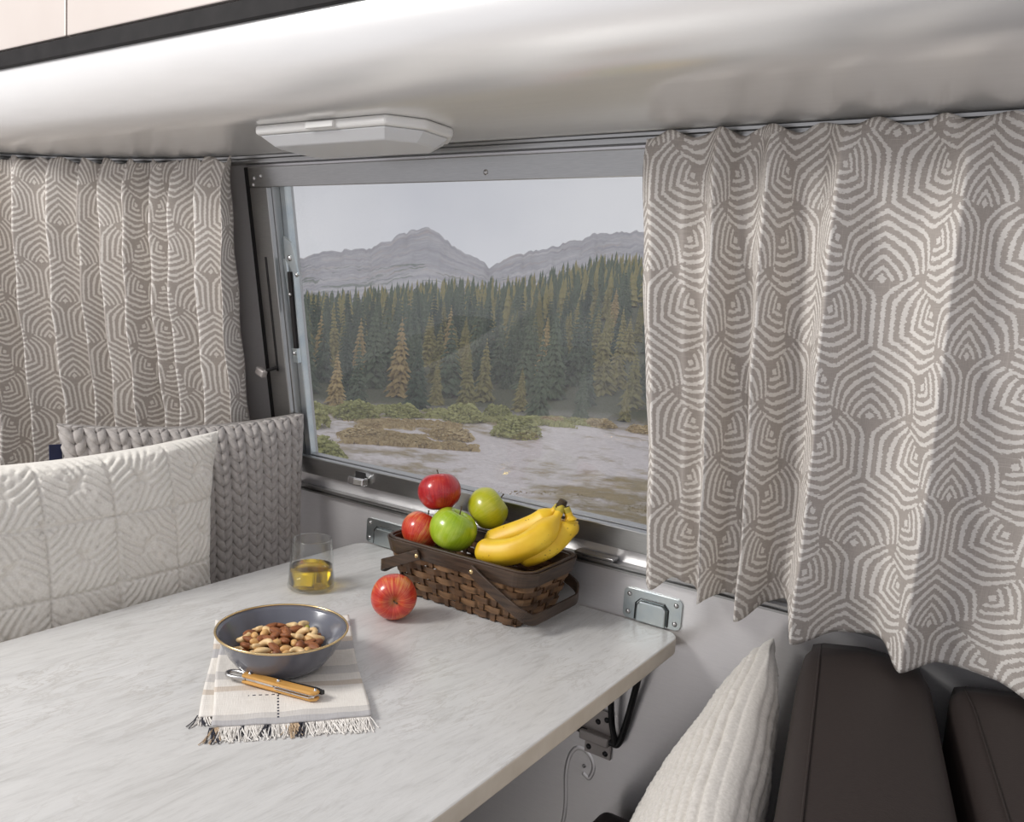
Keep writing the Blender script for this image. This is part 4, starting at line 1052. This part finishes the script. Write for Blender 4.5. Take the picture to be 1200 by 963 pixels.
for x, y in spots:
    d = math.hypot(x, y); hd_ = head(x, y)
    pg = .55 if d < 114 else .08; po = .40 if hd_ < 40 else .2
    if d > 150: po += .12 if hd_ < 36 else 0
    u = rnd.random(); kind = 'gold' if u < pg*.6 else 'olive' if u < pg*.6+po else 'spruce'
    H = rnd.uniform(8.5, 12.5) if kind == 'spruce' else rnd.uniform(7.0, 10.5)
    if d < 112: H *= rnd.uniform(.6, .95)
    o = bpy.data.objects.new(TLAB[kind][0], rnd.choice(TREE[kind])); link(o)
    o.location = (x, y, gz(x, y)); o.scale = (H*rnd.uniform(.85, 1.1),)*2+(H,); o.rotation_euler = (0, 0, rnd.uniform(0, 6.28))
    tag(o, TLAB[kind][1], 'tree', 'conifers of the forest')
# the far, uncountable part of the forest higher on the slope
rnd2 = random.Random(33); V = []; F = []; MI = []
for q in range(1040):
    larch = q >= 620; hd_ = 17+37*rnd2.random()**1.5 if larch else rnd2.uniform(17, 54); d = rnd2.uniform(242, 425); h = math.radians(hd_); x, y = -d*math.sin(h), d*math.cos(h); z0 = gz(x, y); H = rnd2.uniform(8, 12); w = H*rnd2.uniform(.15, .21)
    for t in range(6):
        f = t/6; zb = z0+H*(.08+.86*f); r_ = w*(1-f)**.9+.15; k0 = len(V); nb = 8
        V.append((x, y, zb+H*.24))
        for m in range(nb): a = 2*math.pi*(m+rnd2.random()*.6)/nb; rr = r_*rnd2.uniform(.6, 1.2); V.append((x+rr*math.cos(a), y+rr*math.sin(a), zb-rr*.3))
        for m in range(nb): F.append((k0, k0+1+m, k0+1+(m+1) % nb)); MI.append(1 if larch else 0)
o = mesh_obj('far_forest', V, F, M['spruce']); o.data.materials.append(M['larch_o']); o.data.polygons.foreach_set('material_index', MI)
tag(o, 'distant conifers covering the slope below the mountain', 'forest', kind='stuff')
# shrubs on the meadow
M['shrub_g'] = leafmat('green_shrub_leaves', sr(176, 178, 118), sr(206, 204, 148)); M['shrub_b'] = leafmat('rust_shrub_leaves', sr(200, 180, 138), sr(220, 202, 160))
def shrub_mesh(name, seed, mat):
    rnd = random.Random(seed); bm = bmesh.new()
    for k in range(1100):
        a = rnd.random()*6.283; rr = math.sqrt(rnd.random()); zz = (1-rr*rr)**.5*rnd.uniform(.5, 1.0)*(.78+.3*math.sin(a*3+seed)*rr); c = Vector((rr*math.cos(a), rr*math.sin(a), zz*.95+.02))
        q_ = Vector((rnd.gauss(0, 1), rnd.gauss(0, 1), rnd.gauss(0, 1))).to_track_quat('Z', 'Y').to_matrix(); s = rnd.uniform(.06, .13)
        v = [bm.verts.new(c+q_ @ Vector(p)*s) for p in ((-1, 0, 0), (0, -.6, .2), (1, 0, 0), (0, .6, .2))]; bm.faces.new(v)
    bmesh.ops.create_icosphere(bm, subdivisions=3, radius=1, matrix=Matrix.Diagonal((.70, .70, .55, 1)))
    me = bpy.data.meshes.new(name); bm.to_mesh(me); bm.free(); me.materials.append(mat); return me
SH = {'g': [shrub_mesh('shrub', s, M['shrub_g']) for s in (1, 2)], 'b': [shrub_mesh('shrub', s, M['shrub_b']) for s in (3, 4)]}
def shrub(hd_, d, w, hgt, kind, label):
    h = math.radians(hd_); x, y = -d*math.sin(h), d*math.cos(h)
    o = bpy.data.objects.new('shrub', rnd.choice(SH[kind])); link(o); o.location = (x, y, gz(x, y)-.15); o.scale = (w/2, w/2, hgt); o.rotation_euler = (0, 0, rnd.uniform(0, 6.28)); tag(o, label, 'shrub', 'shrubs in front of the forest')
for a in ((47.6, 84, 5.4, 3.4), (44.0, 92, 5, 2.6), (33.0, 85, 5.2, 2.8), (36.6, 93, 4.8, 2.6), (34.4, 97, 3.6, 2.2), (40.8, 94, 4.4, 2.0), (46.6, 68, 5.0, 2.6)): shrub(*a, 'g', 'rounded olive green shrub in front of the forest')
for a in ((43.6, 79, 4.2, 1.2), (37.4, 81, 4.4, 1.5), (30.5, 96, 3.6, 1.2), (27.2, 98, 4.0, 1.3), (24.4, 97, 3.6, 1.2)): shrub(*a, 'b', 'low rust brown shrub in front of the forest')
# dry brush and grass clumps: a loose belt of blades nobody could count
def brush(name, label, n, h0, h1, d0, d1, ht, mat, seed):
    r_ = random.Random(seed); V = []; F = []
    for q in range(n):
        hd_ = r_.uniform(h0, h1); d = d0+(d1-d0)*r_.random(); h = math.radians(hd_); x, y = -d*math.sin(h), d*math.cos(h)
        dens = noise.fractal(Vector((x*.11, y*.11, seed)), 1.0, 2.0, 3)
        if dens < -.05: continue
        z = gz(x, y)-.05; H = ht*r_.uniform(.5, 1.1)*min(1, .5+dens*2); a = r_.random()*6.28; w = H*r_.uniform(.5, 1.1); lx, ly = r_.gauss(0, .3)*H, r_.gauss(0, .3)*H; k0 = len(V)
        V += [(x-w*math.cos(a), y-w*math.sin(a), z), (x+w*math.cos(a), y+w*math.sin(a), z), (x+lx+w*.7*math.cos(a), y+ly+w*.7*math.sin(a), z+H*.8), (x+lx, y+ly, z+H), (x+lx-w*.7*math.cos(a), y+ly-w*.7*math.sin(a), z+H*.75)]
        F.append((k0, k0+1, k0+2, k0+3, k0+4))
    o = mesh_obj(name, V, F, mat, gr); return tag(o, label, kind='stuff')
M['dry'] = leafmat('dry_grass_blades', sr(150, 132, 92), sr(178, 158, 116))
brush('rust_brush', 'belt of rust brown brush along the gravel below the forest', 9000, 35.5, 50, 75, 90, .42, M['shrub_b'], 2)
brush('green_brush', 'belt of low green brush at the foot of the forest', 6000, 17, 52, 93, 100.5, .6, M['shrub_g'], 5)
brush('dry_grass', 'dry grass growing on the near edge of the gravel flats', 16000, 17, 48, 26, 60, .12, M['dry'], 9)
